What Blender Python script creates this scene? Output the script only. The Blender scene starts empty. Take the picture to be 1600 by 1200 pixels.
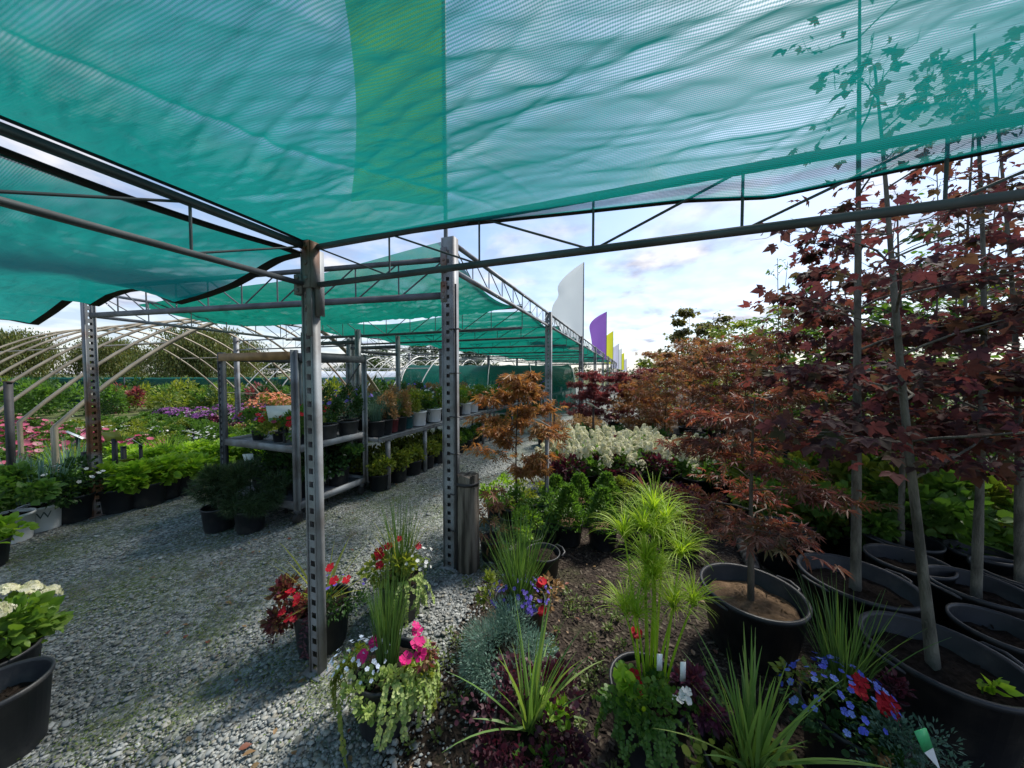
import bpy, math, random
import numpy as np
from mathutils import Vector

# ------------------------------------------------------------------ camera, sky, sun, exposure
S = bpy.context.scene
COL = S.collection
R = math.radians
F = 505.0                    # focal length in photo pixels (1600 wide)
CAMZ = 1.6
PITCH = math.atan(17.0 / F)
cd = bpy.data.cameras.new('camera')
cam = bpy.data.objects.new('camera', cd); COL.objects.link(cam)
cd.sensor_width = 36.0; cd.lens = 36.0 * F / 1600.0
cd.clip_start = 0.02; cd.clip_end = 3000
cam.location = (0, 0, CAMZ); cam.rotation_euler = (math.pi / 2 - PITCH, 0, 0)
S.camera = cam

SUN_AZ, SUN_EL = R(48), R(52)            # azimuth clockwise from the view direction (+Y)
w = bpy.data.worlds.new('World'); S.world = w; w.use_nodes = True
nt = w.node_tree; nt.nodes.clear()
def wn(t, **k):
    n = nt.nodes.new(t)
    for a, b in k.items(): setattr(n, a, b)
    return n
sky = wn('ShaderNodeTexSky', sky_type='NISHITA', sun_disc=False, sun_elevation=SUN_EL, sun_rotation=SUN_AZ)
sky.air_density = 1.0; sky.dust_density = 0.7
bg = wn('ShaderNodeBackground'); bg.inputs['Strength'].default_value = 0.10
cb = wn('ShaderNodeBackground'); cb.inputs['Strength'].default_value = 0.48
tc = wn('ShaderNodeTexCoord'); sep = wn('ShaderNodeSeparateXYZ')
zc = wn('ShaderNodeMath', operation='MAXIMUM'); zc.inputs[1].default_value = 0.0
za = wn('ShaderNodeMath', operation='ADD'); za.inputs[1].default_value = 0.16
dx = wn('ShaderNodeMath', operation='DIVIDE'); dy = wn('ShaderNodeMath', operation='DIVIDE')
cmb = wn('ShaderNodeCombineXYZ')
n1 = wn('ShaderNodeTexNoise'); n1.inputs['Scale'].default_value = 1.7; n1.inputs['Detail'].default_value = 9; n1.inputs['Roughness'].default_value = 0.56
n1.inputs['Distortion'].default_value = 0.3
rp = wn('ShaderNodeValToRGB'); rp.color_ramp.elements[0].position = 0.46; rp.color_ramp.elements[1].position = 0.66
n2 = wn('ShaderNodeTexNoise'); n2.inputs['Scale'].default_value = 4.2; n2.inputs['Detail'].default_value = 6
rc = wn('ShaderNodeValToRGB')
rc.color_ramp.elements[0].position = 0.40; rc.color_ramp.elements[0].color = (0.52, 0.56, 0.74, 1)
rc.color_ramp.elements[1].position = 0.58; rc.color_ramp.elements[1].color = (0.98, 0.97, 1.0, 1)
hz = wn('ShaderNodeMapRange'); hz.inputs[1].default_value = 0.0; hz.inputs[2].default_value = 0.42; hz.inputs[3].default_value = 0.62; hz.inputs[4].default_value = 0.0
mxf = wn('ShaderNodeMath', operation='MAXIMUM')
mx = wn('ShaderNodeMixShader'); out = wn('ShaderNodeOutputWorld')
L = nt.links.new
L(tc.outputs['Generated'], sep.inputs[0]); L(sep.outputs[2], zc.inputs[0]); L(zc.outputs[0], za.inputs[0])
L(sep.outputs[0], dx.inputs[0]); L(za.outputs[0], dx.inputs[1]); L(sep.outputs[1], dy.inputs[0]); L(za.outputs[0], dy.inputs[1])
L(dx.outputs[0], cmb.inputs[0]); L(dy.outputs[0], cmb.inputs[1])
L(cmb.outputs[0], n1.inputs['Vector']); L(cmb.outputs[0], n2.inputs['Vector'])
L(n1.outputs['Fac'], rp.inputs[0]); L(n2.outputs['Fac'], rc.inputs[0])
L(sep.outputs[2], hz.inputs[0]); ov = wn('ShaderNodeMapRange'); ov.inputs[1].default_value = .3; ov.inputs[2].default_value = .8; ov.inputs[3].default_value = 1; ov.inputs[4].default_value = .4
om = wn('ShaderNodeMath', operation='MULTIPLY'); L(sep.outputs[2], ov.inputs[0]); L(rp.outputs[0], om.inputs[0]); L(ov.outputs[0], om.inputs[1])
L(hz.outputs[0], mxf.inputs[0]); L(om.outputs[0], mxf.inputs[1])
L(sky.outputs[0], bg.inputs['Color']); L(rc.outputs[0], cb.inputs['Color'])
L(mxf.outputs[0], mx.inputs[0]); L(bg.outputs[0], mx.inputs[1]); L(cb.outputs[0], mx.inputs[2]); L(mx.outputs[0], out.inputs[0])

sd = bpy.data.lights.new('sun', 'SUN'); sd.energy = 2.9; sd.angle = R(9); sd.color = (1, 0.95, 0.86)
so = bpy.data.objects.new('sun', sd); COL.objects.link(so)
sv = Vector((math.sin(SUN_AZ) * math.cos(SUN_EL), math.cos(SUN_AZ) * math.cos(SUN_EL), math.sin(SUN_EL)))
so.rotation_euler = sv.to_track_quat('Z', 'Y').to_euler(); so.location = sv * 60

S.view_settings.view_transform = 'Standard'; S.view_settings.look = 'None'
S.view_settings.exposure = 1.12; S.view_settings.gamma = 1.0
S.render.engine = 'CYCLES'
cy = S.cycles
cy.max_bounces = 7; cy.diffuse_bounces = 3; cy.glossy_bounces = 2; cy.transmission_bounces = 4; cy.transparent_max_bounces = 10
cy.use_denoising = True
try: cy.denoiser = 'OPENIMAGEDENOISE'
except Exception: pass
cy.sample_clamp_indirect = 6.0

# ------------------------------------------------------------------ pixel -> world helpers
cp, sp = math.cos(PITCH), math.sin(PITCH)
def ray(px, py):
    X = (px - 800) / F; up = -(py - 600) / F
    return np.array([X, cp + up * sp, up * cp - sp])
def G(px, py, z=0.0):
    d = ray(px, py); t = (z - CAMZ) / d[2]
    return np.array([d[0] * t, d[1] * t, z])
def AT(px, py, dist):
    d = ray(px, py); t = dist / d[1]
    return np.array([d[0] * t, dist, CAMZ + d[2] * t])
def XD(px, dist, z=0.0):
    p = AT(px, 583, dist); return np.array([p[0], dist, z])

C0 = G(706, 884)                                   # base of the second post: origin of the row frame
U2 = np.array([185.0, F]); U2 /= np.linalg.norm(U2)
N2 = np.array([-U2[1], U2[0]])
ROWA = math.atan2(U2[1], U2[0])
def P(u, v, z=0.0):
    q = C0[:2] + U2 * u + N2 * v
    return np.array([q[0], q[1], z])
def UV(p):
    d = np.asarray(p[:2]) - C0[:2]
    return float(d @ U2), float(d @ N2)

# ------------------------------------------------------------------ mesh buffer
class MB:
    def __init__(s): s.V = []; s.F = []; s.M = []; s.n = 0
    def add(s, v, f, m=0):
        v = np.asarray(v, float).reshape(-1, 3); f = np.asarray(f, int)
        if len(v) == 0 or len(f) == 0: return s
        s.V.append(v); s.F.append(f + s.n); s.M.append(m); s.n += len(v); return s
    def mesh(s, name, mats, smooth=False):
        me = bpy.data.meshes.new(name)
        if not s.V: return me
        V = np.concatenate(s.V).astype(np.float32)
        vi = np.concatenate([f.ravel() for f in s.F]).astype(np.int32)
        lt = np.concatenate([np.full(len(f), f.shape[1]) for f in s.F]).astype(np.int32)
        ls = np.concatenate([[0], np.cumsum(lt)[:-1]]).astype(np.int32)
        mi = np.concatenate([np.full(len(f), m) for f, m in zip(s.F, s.M)]).astype(np.int32)
        me.vertices.add(len(V)); me.vertices.foreach_set('co', V.ravel())
        me.loops.add(len(vi)); me.loops.foreach_set('vertex_index', vi)
        me.polygons.add(len(lt)); me.polygons.foreach_set('loop_start', ls)
        try: me.polygons.foreach_set('loop_total', lt)
        except Exception: pass
        me.polygons.foreach_set('material_index', mi)
        if smooth: me.polygons.foreach_set('use_smooth', np.ones(len(lt), bool))
        for m in (mats if isinstance(mats, (list, tuple)) else [mats]): me.materials.append(m)
        me.update(calc_edges=True)
        return me
    # --- shapes
    def beam(s, p, q, a, b, m=0, up=(0, 0, 1)):
        p = np.asarray(p, float); q = np.asarray(q, float); d = q - p; d = d / (np.linalg.norm(d) + 1e-9)
        up = np.asarray(up, float)
        if abs(d @ up) > 0.95: up = np.array([1.0, 0, 0])
        x = np.cross(d, up); x /= np.linalg.norm(x); y = np.cross(x, d)
        c = []
        for e in (p, q):
            for i, j in ((-1, -1), (1, -1), (1, 1), (-1, 1)): c.append(e + x * i * a / 2 + y * j * b / 2)
        return s.add(c, [[3, 2, 1, 0], [4, 5, 6, 7], [0, 1, 5, 4], [1, 2, 6, 5], [2, 3, 7, 6], [3, 0, 4, 7]], m)
    def box(s, c, sz, m=0):
        c = np.asarray(c, float); h = np.asarray(sz, float) / 2
        v = [c + h * np.array(k) for k in ((-1, -1, -1), (1, -1, -1), (1, 1, -1), (-1, 1, -1), (-1, -1, 1), (1, -1, 1), (1, 1, 1), (-1, 1, 1))]
        return s.add(v, [[3, 2, 1, 0], [4, 5, 6, 7], [0, 1, 5, 4], [1, 2, 6, 5], [2, 3, 7, 6], [3, 0, 4, 7]], m)
    def tube(s, pts, rad, k=6, m=0, cap=True):
        pts = np.asarray(pts, float); n = len(pts); rad = np.broadcast_to(np.asarray(rad, float), (n,))
        t = np.gradient(pts, axis=0); t /= (np.linalg.norm(t, axis=1)[:, None] + 1e-9)
        ref = np.array([0, 0, 1.0]) if abs(t[0, 2]) < 0.9 else np.array([1.0, 0, 0])
        x = np.cross(t, ref); bad = np.linalg.norm(x, axis=1) < 1e-3
        x[bad] = np.array([1.0, 0, 0]); x /= np.linalg.norm(x, axis=1)[:, None]
        for i in range(1, n):
            if x[i] @ x[i - 1] < 0: x[i] *= -1
        y = np.cross(t, x)
        a = np.arange(k) * 2 * math.pi / k
        ring = pts[:, None, :] + rad[:, None, None] * (np.cos(a)[None, :, None] * x[:, None, :] + np.sin(a)[None, :, None] * y[:, None, :])
        f = []
        for i in range(n - 1):
            for j in range(k):
                f.append([i * k + j, i * k + (j + 1) % k, (i + 1) * k + (j + 1) % k, (i + 1) * k + j])
        s.add(ring.reshape(-1, 3), f, m)
        if cap and k >= 3:
            s.add(ring[0], [list(range(k))], m); s.add(ring[-1], [list(range(k))[::-1]], m)
        return s
    def lathe(s, prof, k=24, m=0, c=(0, 0, 0)):
        prof = np.asarray(prof, float); n = len(prof); a = np.arange(k) * 2 * math.pi / k
        v = np.stack([prof[:, 0][:, None] * np.cos(a), prof[:, 0][:, None] * np.sin(a), np.repeat(prof[:, 1][:, None], k, 1)], -1) + np.asarray(c, float)
        f = [[i * k + j, i * k + (j + 1) % k, (i + 1) * k + (j + 1) % k, (i + 1) * k + j] for i in range(n - 1) for j in range(k)]
        return s.add(v.reshape(-1, 3), f, m)
    def grid(s, v, nu, nv, m=0):
        i, j = np.meshgrid(np.arange(nu - 1), np.arange(nv - 1), indexing='ij')
        a = (i * nv + j).ravel()
        return s.add(v, np.stack([a, a + nv, a + nv + 1, a + 1], 1), m)
    def inst(s, tv, tf, pos, dirs, size, rng, up=0.6, m=0, normal=None):
        """copies of a leaf template: y runs along dirs, z is the leaf normal"""
        pos = np.asarray(pos, float); N = len(pos)
        if N == 0: return s
        y = np.asarray(dirs, float); y = y / (np.linalg.norm(y, axis=1)[:, None] + 1e-9)
        if normal is None:
            h = rng.normal(size=(N, 3)) * (1 - up) + np.array([0, 0, up])
        else: h = normal
        z = h - (h * y).sum(1)[:, None] * y
        z /= (np.linalg.norm(z, axis=1)[:, None] + 1e-9)
        x = np.cross(y, z)
        Rm = np.stack([x, y, z], 2)
        size = np.broadcast_to(np.asarray(size, float), (N,))
        v = np.einsum('nij,kj->nki', Rm, tv) * size[:, None, None] + pos[:, None, :]
        tf = np.asarray(tf); k = len(tv)
        f = (tf[None] + (np.arange(N) * k)[:, None, None]).reshape(-1, tf.shape[1])
        return s.add(v.reshape(-1, 3), f, m)
    def blades(s, base, az, tilt, length, width, droop, rng, seg=6, m=0):
        N = len(base); t = np.linspace(0, 1, seg + 1)
        az, tilt, length, width, droop = [np.broadcast_to(np.asarray(q, float), (N,)) for q in (az, tilt, length, width, droop)]
        ang = tilt[:, None] + droop[:, None] * t[None] ** 1.6
        st = length[:, None] / seg
        r = np.cumsum(np.sin(ang) * st, 1) - np.sin(ang[:, :1]) * st
        z = np.cumsum(np.cos(ang) * st, 1) - np.cos(ang[:, :1]) * st
        hx, hy = np.cos(az)[:, None], np.sin(az)[:, None]
        c = np.stack([base[:, 0:1] + r * hx, base[:, 1:2] + r * hy, base[:, 2:3] + z], -1)
        ta = az + rng.uniform(-0.8, 0.8, N)
        sx, sy = -np.sin(ta)[:, None], np.cos(ta)[:, None]
        wd = width[:, None] * (1 - t[None] ** 2.2) * 0.5 + 0.0004
        off = np.stack([sx * wd, sy * wd, 0 * wd], -1)
        v = np.stack([c - off, c + off], 2).reshape(-1, 3)
        k = 2 * (seg + 1)
        q = np.array([[2 * i, 2 * i + 1, 2 * i + 3, 2 * i + 2] for i in range(seg)])
        f = (q[None] + (np.arange(N) * k)[:, None, None]).reshape(-1, 4)
        return s.add(v, f, m)

# ------------------------------------------------------------------ leaf and petal templates
OVAL = (np.array([[0, 0, 0], [.24, .28, .05], [.27, .55, .06], [0, 1, -.12], [-.27, .55, .06], [-.24, .28, .05], [0, .45, -.02]], float),
        [[0, 1, 6], [1, 2, 6], [2, 3, 6], [3, 4, 6], [4, 5, 6], [5, 0, 6]])
BROAD = (np.array([[0, 0, 0], [.34, .2, .06], [.42, .5, .07], [.2, .82, .0], [0, 1, -.14], [-.2, .82, 0], [-.42, .5, .07], [-.34, .2, .06], [0, .5, -.04]], float),
         [[i, (i + 1) % 8, 8] for i in range(8)])
DIA = (np.array([[0, 0, 0], [.2, .5, .05], [0, 1, -.05], [-.2, .5, .05]], float), [[0, 1, 2], [0, 2, 3]])
ROUND = (np.array([[0, 0, 0], [.38, .25, .03], [.46, .62, .05], [.2, .95, 0], [-.2, .95, 0], [-.46, .62, .05], [-.38, .25, .03]], float),
         [[0, 1, 2], [0, 2, 3], [0, 3, 4], [0, 4, 5], [0, 5, 6]])
NEED = (np.array([[-.03, 0, 0], [.03, 0, 0], [0, 1, 0]], float), [[0, 1, 2]])
def lobes(angs, lens, wid, notch):
    pts = [[0, 0, 0]]
    for i, (a, l) in enumerate(zip(angs, lens)):
        a = R(a)
        d = np.array([math.sin(a), math.cos(a)]); n = np.array([d[1], -d[0]])
        m1 = d * l * notch - n * l * wid; m2 = d * l * notch + n * l * wid; tip = d * l
        pts += [[*m1, .02], [*tip, -.26 * l], [*m2, .02]]
    f = []
    for i in range(len(angs)):
        b = 1 + 3 * i
        f += [[0, b, b + 1], [0, b + 1, b + 2]]
    p = np.array(pts, float); p[:, 1] += 0.12
    return p, f
MAPLE = lobes([-128, -62, 0, 62, 128], [.42, .78, 1, .78, .42], .33, .5)
LACE = lobes([-120, -80, -40, 0, 40, 80, 120], [.5, .75, .95, 1, .95, .75, .5], .1, .45)
def flower(n, wid, cup):
    pts = [[0, 0, 0]]; f = []
    for i in range(n):
        a = 2 * math.pi * i / n; b = math.pi / n * wid
        i0 = len(pts)
        pts += [[.86 * math.cos(a - b), .86 * math.sin(a - b), cup * .8], [1 * math.cos(a), 1 * math.sin(a), cup], [.86 * math.cos(a + b), .86 * math.sin(a + b), cup * .8]]
        f += [[0, i0, i0 + 1], [0, i0 + 1, i0 + 2]]
    p = np.array(pts, float) * .5
    return p[:, [0, 2, 1]] * np.array([1, 1, -1]), f     # petals spread round y (the direction of dirs)
FL5 = flower(5, .86, .25); FL4 = flower(4, .8, .1); FL8 = flower(8, 1.0, .5)

# ------------------------------------------------------------------ materials
def mat(name):
    m = bpy.data.materials.new(name); m.use_nodes = True; n = m.node_tree; n.nodes.clear()
    o = n.nodes.new('ShaderNodeOutputMaterial')
    return m, n, o
def ramp(n, stops, mode='LINEAR'):
    r = n.nodes.new('ShaderNodeValToRGB'); e = r.color_ramp; e.interpolation = mode
    while len(e.elements) < len(stops): e.elements.new(0.5)
    for k, (p, c) in enumerate(stops): e.elements[k].position = p; e.elements[k].color = (*c, 1)
    return r
MC = {}
def leaf(name, cols, trans=0.42, rough=0.5, spec=0.35, tint=(1.25, 1.3, 0.5)):
    if name in MC: return MC[name]
    m, n, o = mat(name); l = n.links.new
    g = n.nodes.new('ShaderNodeNewGeometry')
    st = [(i / max(1, len(cols) - 1), c) for i, c in enumerate(cols)]
    r = ramp(n, st); l(g.outputs['Random Per Island'], r.inputs[0])
    b = n.nodes.new('ShaderNodeBsdfPrincipled'); b.inputs['Roughness'].default_value = rough; b.inputs['Specular IOR Level'].default_value = spec
    t = n.nodes.new('ShaderNodeBsdfTranslucent')
    mu = n.nodes.new('ShaderNodeMixRGB'); mu.blend_type = 'MULTIPLY'; mu.inputs[0].default_value = 1; mu.inputs[2].default_value = (*[min(1.0, q * 1.0) if False else q for q in tint], 1)
    l(r.outputs[0], b.inputs['Base Color']); l(r.outputs[0], mu.inputs[1]); l(mu.outputs[0], t.inputs['Color'])
    x = n.nodes.new('ShaderNodeMixShader'); x.inputs[0].default_value = trans
    l(b.outputs[0], x.inputs[1]); l(t.outputs[0], x.inputs[2]); l(x.outputs[0], o.inputs[0])
    MC[name] = m; return m
def plain(name, c, rough=0.6, spec=0.4, metal=0.0, noise=0.25, scale=9.0, bump=0.0, c2=None, lo=.35, hi=.65, island=False, stretch=None):
    if name in MC: return MC[name]
    m, n, o = mat(name); l = n.links.new
    b = n.nodes.new('ShaderNodeBsdfPrincipled'); b.inputs['Roughness'].default_value = rough
    b.inputs['Specular IOR Level'].default_value = spec; b.inputs['Metallic'].default_value = metal
    tx = n.nodes.new('ShaderNodeTexCoord'); no = n.nodes.new('ShaderNodeTexNoise'); no.inputs['Scale'].default_value = scale; no.inputs['Detail'].default_value = 6
    vec = tx.outputs['Object']
    if stretch:
        mp = n.nodes.new('ShaderNodeMapping'); mp.inputs['Scale'].default_value = stretch; l(vec, mp.inputs[0]); vec = mp.outputs[0]
    l(vec, no.inputs['Vector'])
    c2 = c2 or tuple(q * (1 - noise) for q in c)
    r = ramp(n, [(lo, c2), (hi, c)])
    if island:
        g = n.nodes.new('ShaderNodeNewGeometry'); l(g.outputs['Random Per Island'], r.inputs[0])
    else: l(no.outputs['Fac'], r.inputs[0])
    l(r.outputs[0], b.inputs['Base Color'])
    if bump:
        bp = n.nodes.new('ShaderNodeBump'); bp.inputs['Strength'].default_value = bump; bp.inputs['Distance'].default_value = 0.01
        n3 = n.nodes.new('ShaderNodeTexNoise'); n3.inputs['Scale'].default_value = scale * 8; n3.inputs['Detail'].default_value = 4
        l(vec, n3.inputs['Vector']); l(n3.outputs['Fac'], bp.inputs['Height']); l(bp.outputs[0], b.inputs['Normal'])
    l(b.outputs[0], o.inputs[0]); MC[name] = m; return m

# leaf colours
GREEN = leaf('leaf green', [(.06, .14, .025), (.09, .19, .035), (.12, .22, .045), (.07, .15, .03)])
DKGREEN = leaf('leaf dark green', [(.02, .055, .018), (.035, .085, .022), (.05, .11, .03)], .3)
LIME = leaf('leaf lime', [(.17, .32, .03), (.24, .42, .04), (.30, .44, .06), (.2, .36, .04)], .5)
YELGRN = leaf('leaf yellow green', [(.15, .20, .03), (.22, .26, .04), (.12, .18, .03), (.30, .30, .06)], .4)
GRASSM = leaf('grass blade', [(.09, .19, .03), (.13, .25, .04), (.19, .30, .05)], .4)
LIMEGR = leaf('papyrus blade', [(.24, .38, .03), (.32, .46, .04), (.38, .46, .07)], .5)
RUSH = leaf('rush blade', [(.05, .11, .03), (.08, .16, .045), (.12, .19, .05)], .3)
SPIKE = leaf('spike blade', [(.10, .19, .05), (.16, .27, .07), (.22, .30, .08)], .35)
YSPIKE = leaf('yellow spike blade', [(.28, .30, .05), (.36, .36, .08), (.2, .25, .05)], .35)
SILVER = leaf('silver foliage', [(.10, .19, .15), (.15, .25, .2), (.2, .30, .24)], .3, tint=(1, 1.1, .9))
BLUEGR = leaf('blue green foliage', [(.05, .11, .08), (.08, .16, .12), (.12, .2, .15)], .25, tint=(1, 1.1, .8))
PURPLE = leaf('purple foliage', [(.035, .012, .022), (.06, .018, .03), (.09, .025, .04)], .35, tint=(1.4, .7, .8))
MAROON = leaf('maroon maple leaf', [(.065, .04, .046), (.08, .04, .045), (.10, .05, .048), (.06, .05, .04), (.075, .04, .055), (.16, .06, .05), (.06, .075, .035), (.12, .045, .04)], .52, .65, .12, tint=(1.3, .78, .75))
LACEM = leaf('japanese maple leaf', [(.14, .06, .055), (.18, .08, .065), (.21, .11, .065), (.12, .07, .055), (.12, .115, .04)], .4, tint=(1.5, .8, .6))
RUST = leaf('rust maple leaf', [(.26, .13, .085), (.34, .16, .085), (.21, .11, .09), (.32, .20, .085), (.17, .16, .055)], .42, tint=(1.3, 1, .6))
ORANGE = leaf('orange maple leaf', [(.32, .15, .045), (.38, .21, .07), (.27, .10, .04), (.24, .15, .05)], .42, tint=(1.2, 1, .7))
REDMAP = leaf('red maple leaf', [(.20, .06, .07), (.26, .08, .08), (.17, .06, .06)], .42, tint=(1.4, .8, .8))
COLEUS = leaf('coleus leaf', [(.14, .025, .04), (.20, .07, .045), (.09, .018, .04), (.22, .15, .05), (.12, .04, .03)], .35, tint=(1.2, .9, .8))
OLIVE = leaf('willow leaf', [(.09, .13, .035), (.13, .16, .045), (.17, .16, .055), (.08, .14, .04)], .35, tint=(1.2, 1.1, .5))
FARGR = leaf('far tree leaf', [(.03, .06, .025), (.05, .09, .03), (.07, .10, .04)], .3)
PEACH = leaf('peach foliage', [(.33, .17, .08), (.38, .24, .11), (.25, .15, .07)], .35, tint=(1, 1, .8))
VARIEG = leaf('variegated leaf', [(.28, .36, .10), (.36, .44, .16), (.18, .30, .06)], .35, tint=(1, 1.05, .6))
PINE = leaf('pine needle', [(.018, .04, .016), (.03, .06, .022), (.045, .08, .03)], .15)
def petal(name, cols): return leaf('petal ' + name, cols, .35, .6, .2, (1, 1, 1))
PRED = petal('red', [(.42, .008, .02), (.52, .015, .025), (.36, .01, .03)])
PPINK = petal('pink', [(.42, .07, .14), (.52, .14, .22), (.36, .04, .1), (.55, .3, .34)])
PMAG = petal('magenta', [(.55, .015, .15), (.62, .02, .2)])
PVIO = petal('violet', [(.13, .09, .5), (.2, .14, .6), (.1, .06, .42)])
PBLUE = petal('blue', [(.05, .07, .55), (.10, .14, .62), (.2, .3, .7)])
PPALE = petal('pale blue', [(.5, .62, .8), (.65, .72, .85)])
PWHITE = petal('white', [(.75, .76, .74), (.8, .8, .8)])
PCREAM = petal('cream', [(.62, .60, .38), (.74, .72, .52), (.78, .75, .62), (.58, .6, .32)])
PORANGE = petal('salmon', [(.65, .20, .10), (.7, .28, .14), (.6, .3, .2)])
PPURP = petal('purple', [(.26, .08, .30), (.34, .12, .38), (.2, .05, .2)])
# hard surfaces
POTB = plain('black pot plastic', (.05, .048, .045), .5, .45, c2=(.014, .016, .02), lo=.52, hi=.78, scale=9, bump=.1)
POTG = plain('grey pot plastic', (.05, .052, .058), .45, .5, noise=.4, scale=12)
POTW = plain('white pot plastic', (.74, .76, .78), .45, .5, noise=.12, scale=7)
POTR = plain('maroon pot plastic', (.16, .03, .035), .45, .5)
POTT = plain('teal pot plastic', (.02, .10, .11), .45, .5)
SOIL = plain('potting soil', (.035, .026, .02), .95, .1, noise=.6, scale=60, bump=.8)
SAND = plain('tan potting bark', (.27, .18, .11), .95, .1, noise=.45, scale=45, bump=.9)
GALV = plain('galvanised steel', (.26, .28, .30), .62, .35, .15, c2=(.15, .145, .145), scale=5, lo=.38, hi=.6, bump=.08)
DSTEEL = plain('weathered steel', (.12, .13, .145), .6, .4, .2, noise=.45, scale=7)
RUSTY = plain('rusty steel', (.20, .21, .22), .65, .4, .25, c2=(.15, .065, .03), scale=2.6, lo=.44, hi=.58, bump=.1)
TANP = plain('weathered pipe', (.36, .31, .23), .5, .5, .2, noise=.4, scale=3)
WPIPE = plain('pale pipe', (.55, .55, .52), .45, .5, .2, noise=.25, scale=3)
ORBEAM = plain('faded orange beam', (.34, .20, .08), .6, .4, noise=.45, scale=8)
HEM = plain('black hem tape', (.014, .014, .016), .7, .3, noise=.3, scale=30)
BARK = plain('grey bark', (.17, .14, .11), .85, .2, noise=.6, scale=18, bump=.8, stretch=(1, 1, .25))
PBARK = plain('pale green bark', (.19, .18, .145), .85, .2, noise=.6, scale=20, bump=1.0, stretch=(1, 1, .3))
DBARK = plain('dark bark', (.08, .06, .05), .85, .2, noise=.5, scale=14, bump=.5)
LOGM = plain('weathered log', (.2, .175, .145), .9, .15, noise=.75, scale=22, bump=1.0, stretch=(1, 1, .09), lo=.4, hi=.6)
STAKE = plain('dark stake', (.045, .045, .05), .7, .3, noise=.4)
SIGNW = plain('white sign face', (.72, .78, .76), .4, .5, noise=.08)
SIGNG = plain('sign green band', (.10, .26, .12), .5, .4)
SIGNO = plain('olive sign face', (.30, .31, .05), .5, .4, noise=.2)
INK = plain('printed ink', (.08, .12, .12), .5, .3)
TIRE = plain('caster rubber', (.03, .03, .03), .7, .3)
TAGW = plain('white plant tag', (.78, .8, .8), .4, .4, noise=.05)
TAGG = plain('green plant tag', (.06, .42, .16), .4, .4, noise=.05)
DRIP = plain('black drip tube', (.02, .02, .022), .5, .4)
def clothmat(name, col, openf):
    m, n, o = mat(name); l = n.links.new
    tx = n.nodes.new('ShaderNodeTexCoord')
    def wave(axis, pitch, dist):
        wv = n.nodes.new('ShaderNodeTexWave'); wv.wave_type = 'BANDS'; wv.bands_direction = axis
        wv.inputs['Scale'].default_value = 2 * math.pi / (20 * pitch) ; wv.inputs['Distortion'].default_value = dist
        wv.inputs['Detail'].default_value = 1; wv.inputs['Detail Scale'].default_value = .02
        l(tx.outputs['Object'], wv.inputs['Vector']); return wv
    wu = wave('X', .0056, .0); wv_ = wave('Y', .0042, .0)
    a = n.nodes.new('ShaderNodeMath'); a.operation = 'MULTIPLY_ADD'; a.inputs[1].default_value = .68; l(wu.outputs['Fac'], a.inputs[0])
    b = n.nodes.new('ShaderNodeMath'); b.operation = 'MULTIPLY'; b.inputs[1].default_value = .32; l(wv_.outputs['Fac'], b.inputs[0]); l(b.outputs[0], a.inputs[2])
    # the finished weave: how open it is at each spot, a little uneven
    no = n.nodes.new('ShaderNodeTexNoise'); no.inputs['Scale'].default_value = 1.3; no.inputs['Detail'].default_value = 5; l(tx.outputs['Object'], no.inputs['Vector'])
    mr = n.nodes.new('ShaderNodeMapRange'); mr.inputs[1].default_value = .15; mr.inputs[2].default_value = .85
    mr.inputs[3].default_value = max(0.0, openf - .24); mr.inputs[4].default_value = openf + .24; l(a.outputs[0], mr.inputs[0])
    nm = n.nodes.new('ShaderNodeMapRange'); nm.inputs[1].default_value = .3; nm.inputs[2].default_value = .7; nm.inputs[3].default_value = .78; nm.inputs[4].default_value = 1.15; l(no.outputs['Fac'], nm.inputs[0])
    mu = n.nodes.new('ShaderNodeMath'); mu.operation = 'MULTIPLY'; l(mr.outputs[0], mu.inputs[0]); l(nm.outputs[0], mu.inputs[1])
    # wrinkles
    mp = n.nodes.new('ShaderNodeMapping'); mp.inputs['Scale'].default_value = (14.0, 4.0, 1); l(tx.outputs['Object'], mp.inputs[0])
    n2_ = n.nodes.new('ShaderNodeTexNoise'); n2_.inputs['Scale'].default_value = 1.5; n2_.inputs['Detail'].default_value = 5; n2_.inputs['Roughness'].default_value = .5; n2_.inputs['Distortion'].default_value = .4; l(mp.outputs[0], n2_.inputs['Vector'])
    bp = n.nodes.new('ShaderNodeBump'); bp.inputs['Strength'].default_value = .8; bp.inputs['Distance'].default_value = .012; l(n2_.outputs['Fac'], bp.inputs['Height'])
    # threads have depth: at a slant the gaps close
    lw = n.nodes.new('ShaderNodeLayerWeight'); lw.inputs['Blend'].default_value = .5
    fm = n.nodes.new('ShaderNodeMapRange'); fm.inputs[1].default_value = .2; fm.inputs[2].default_value = .66; fm.inputs[3].default_value = 1.15; fm.inputs[4].default_value = .04; l(lw.outputs['Facing'], fm.inputs[0])
    op = n.nodes.new('ShaderNodeMath'); op.operation = 'MULTIPLY'; op.use_clamp = True; l(mu.outputs[0], op.inputs[0]); l(fm.outputs[0], op.inputs[1])
    cr = ramp(n, [(.3, tuple(q * .8 for q in col)), (.7, col)]); l(no.outputs['Fac'], cr.inputs[0])
    d = n.nodes.new('ShaderNodeBsdfPrincipled'); d.inputs['Roughness'].default_value = .45; d.inputs['Specular IOR Level'].default_value = .4
    t = n.nodes.new('ShaderNodeBsdfTranslucent')
    l(cr.outputs[0], d.inputs['Base Color']); l(cr.outputs[0], t.inputs['Color']); l(bp.outputs[0], d.inputs['Normal']); l(bp.outputs[0], t.inputs['Normal'])
    x = n.nodes.new('ShaderNodeMixShader'); x.inputs[0].default_value = .6; l(d.outputs[0], x.inputs[1]); l(t.outputs[0], x.inputs[2])
    tr = n.nodes.new('ShaderNodeBsdfTransparent')
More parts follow.
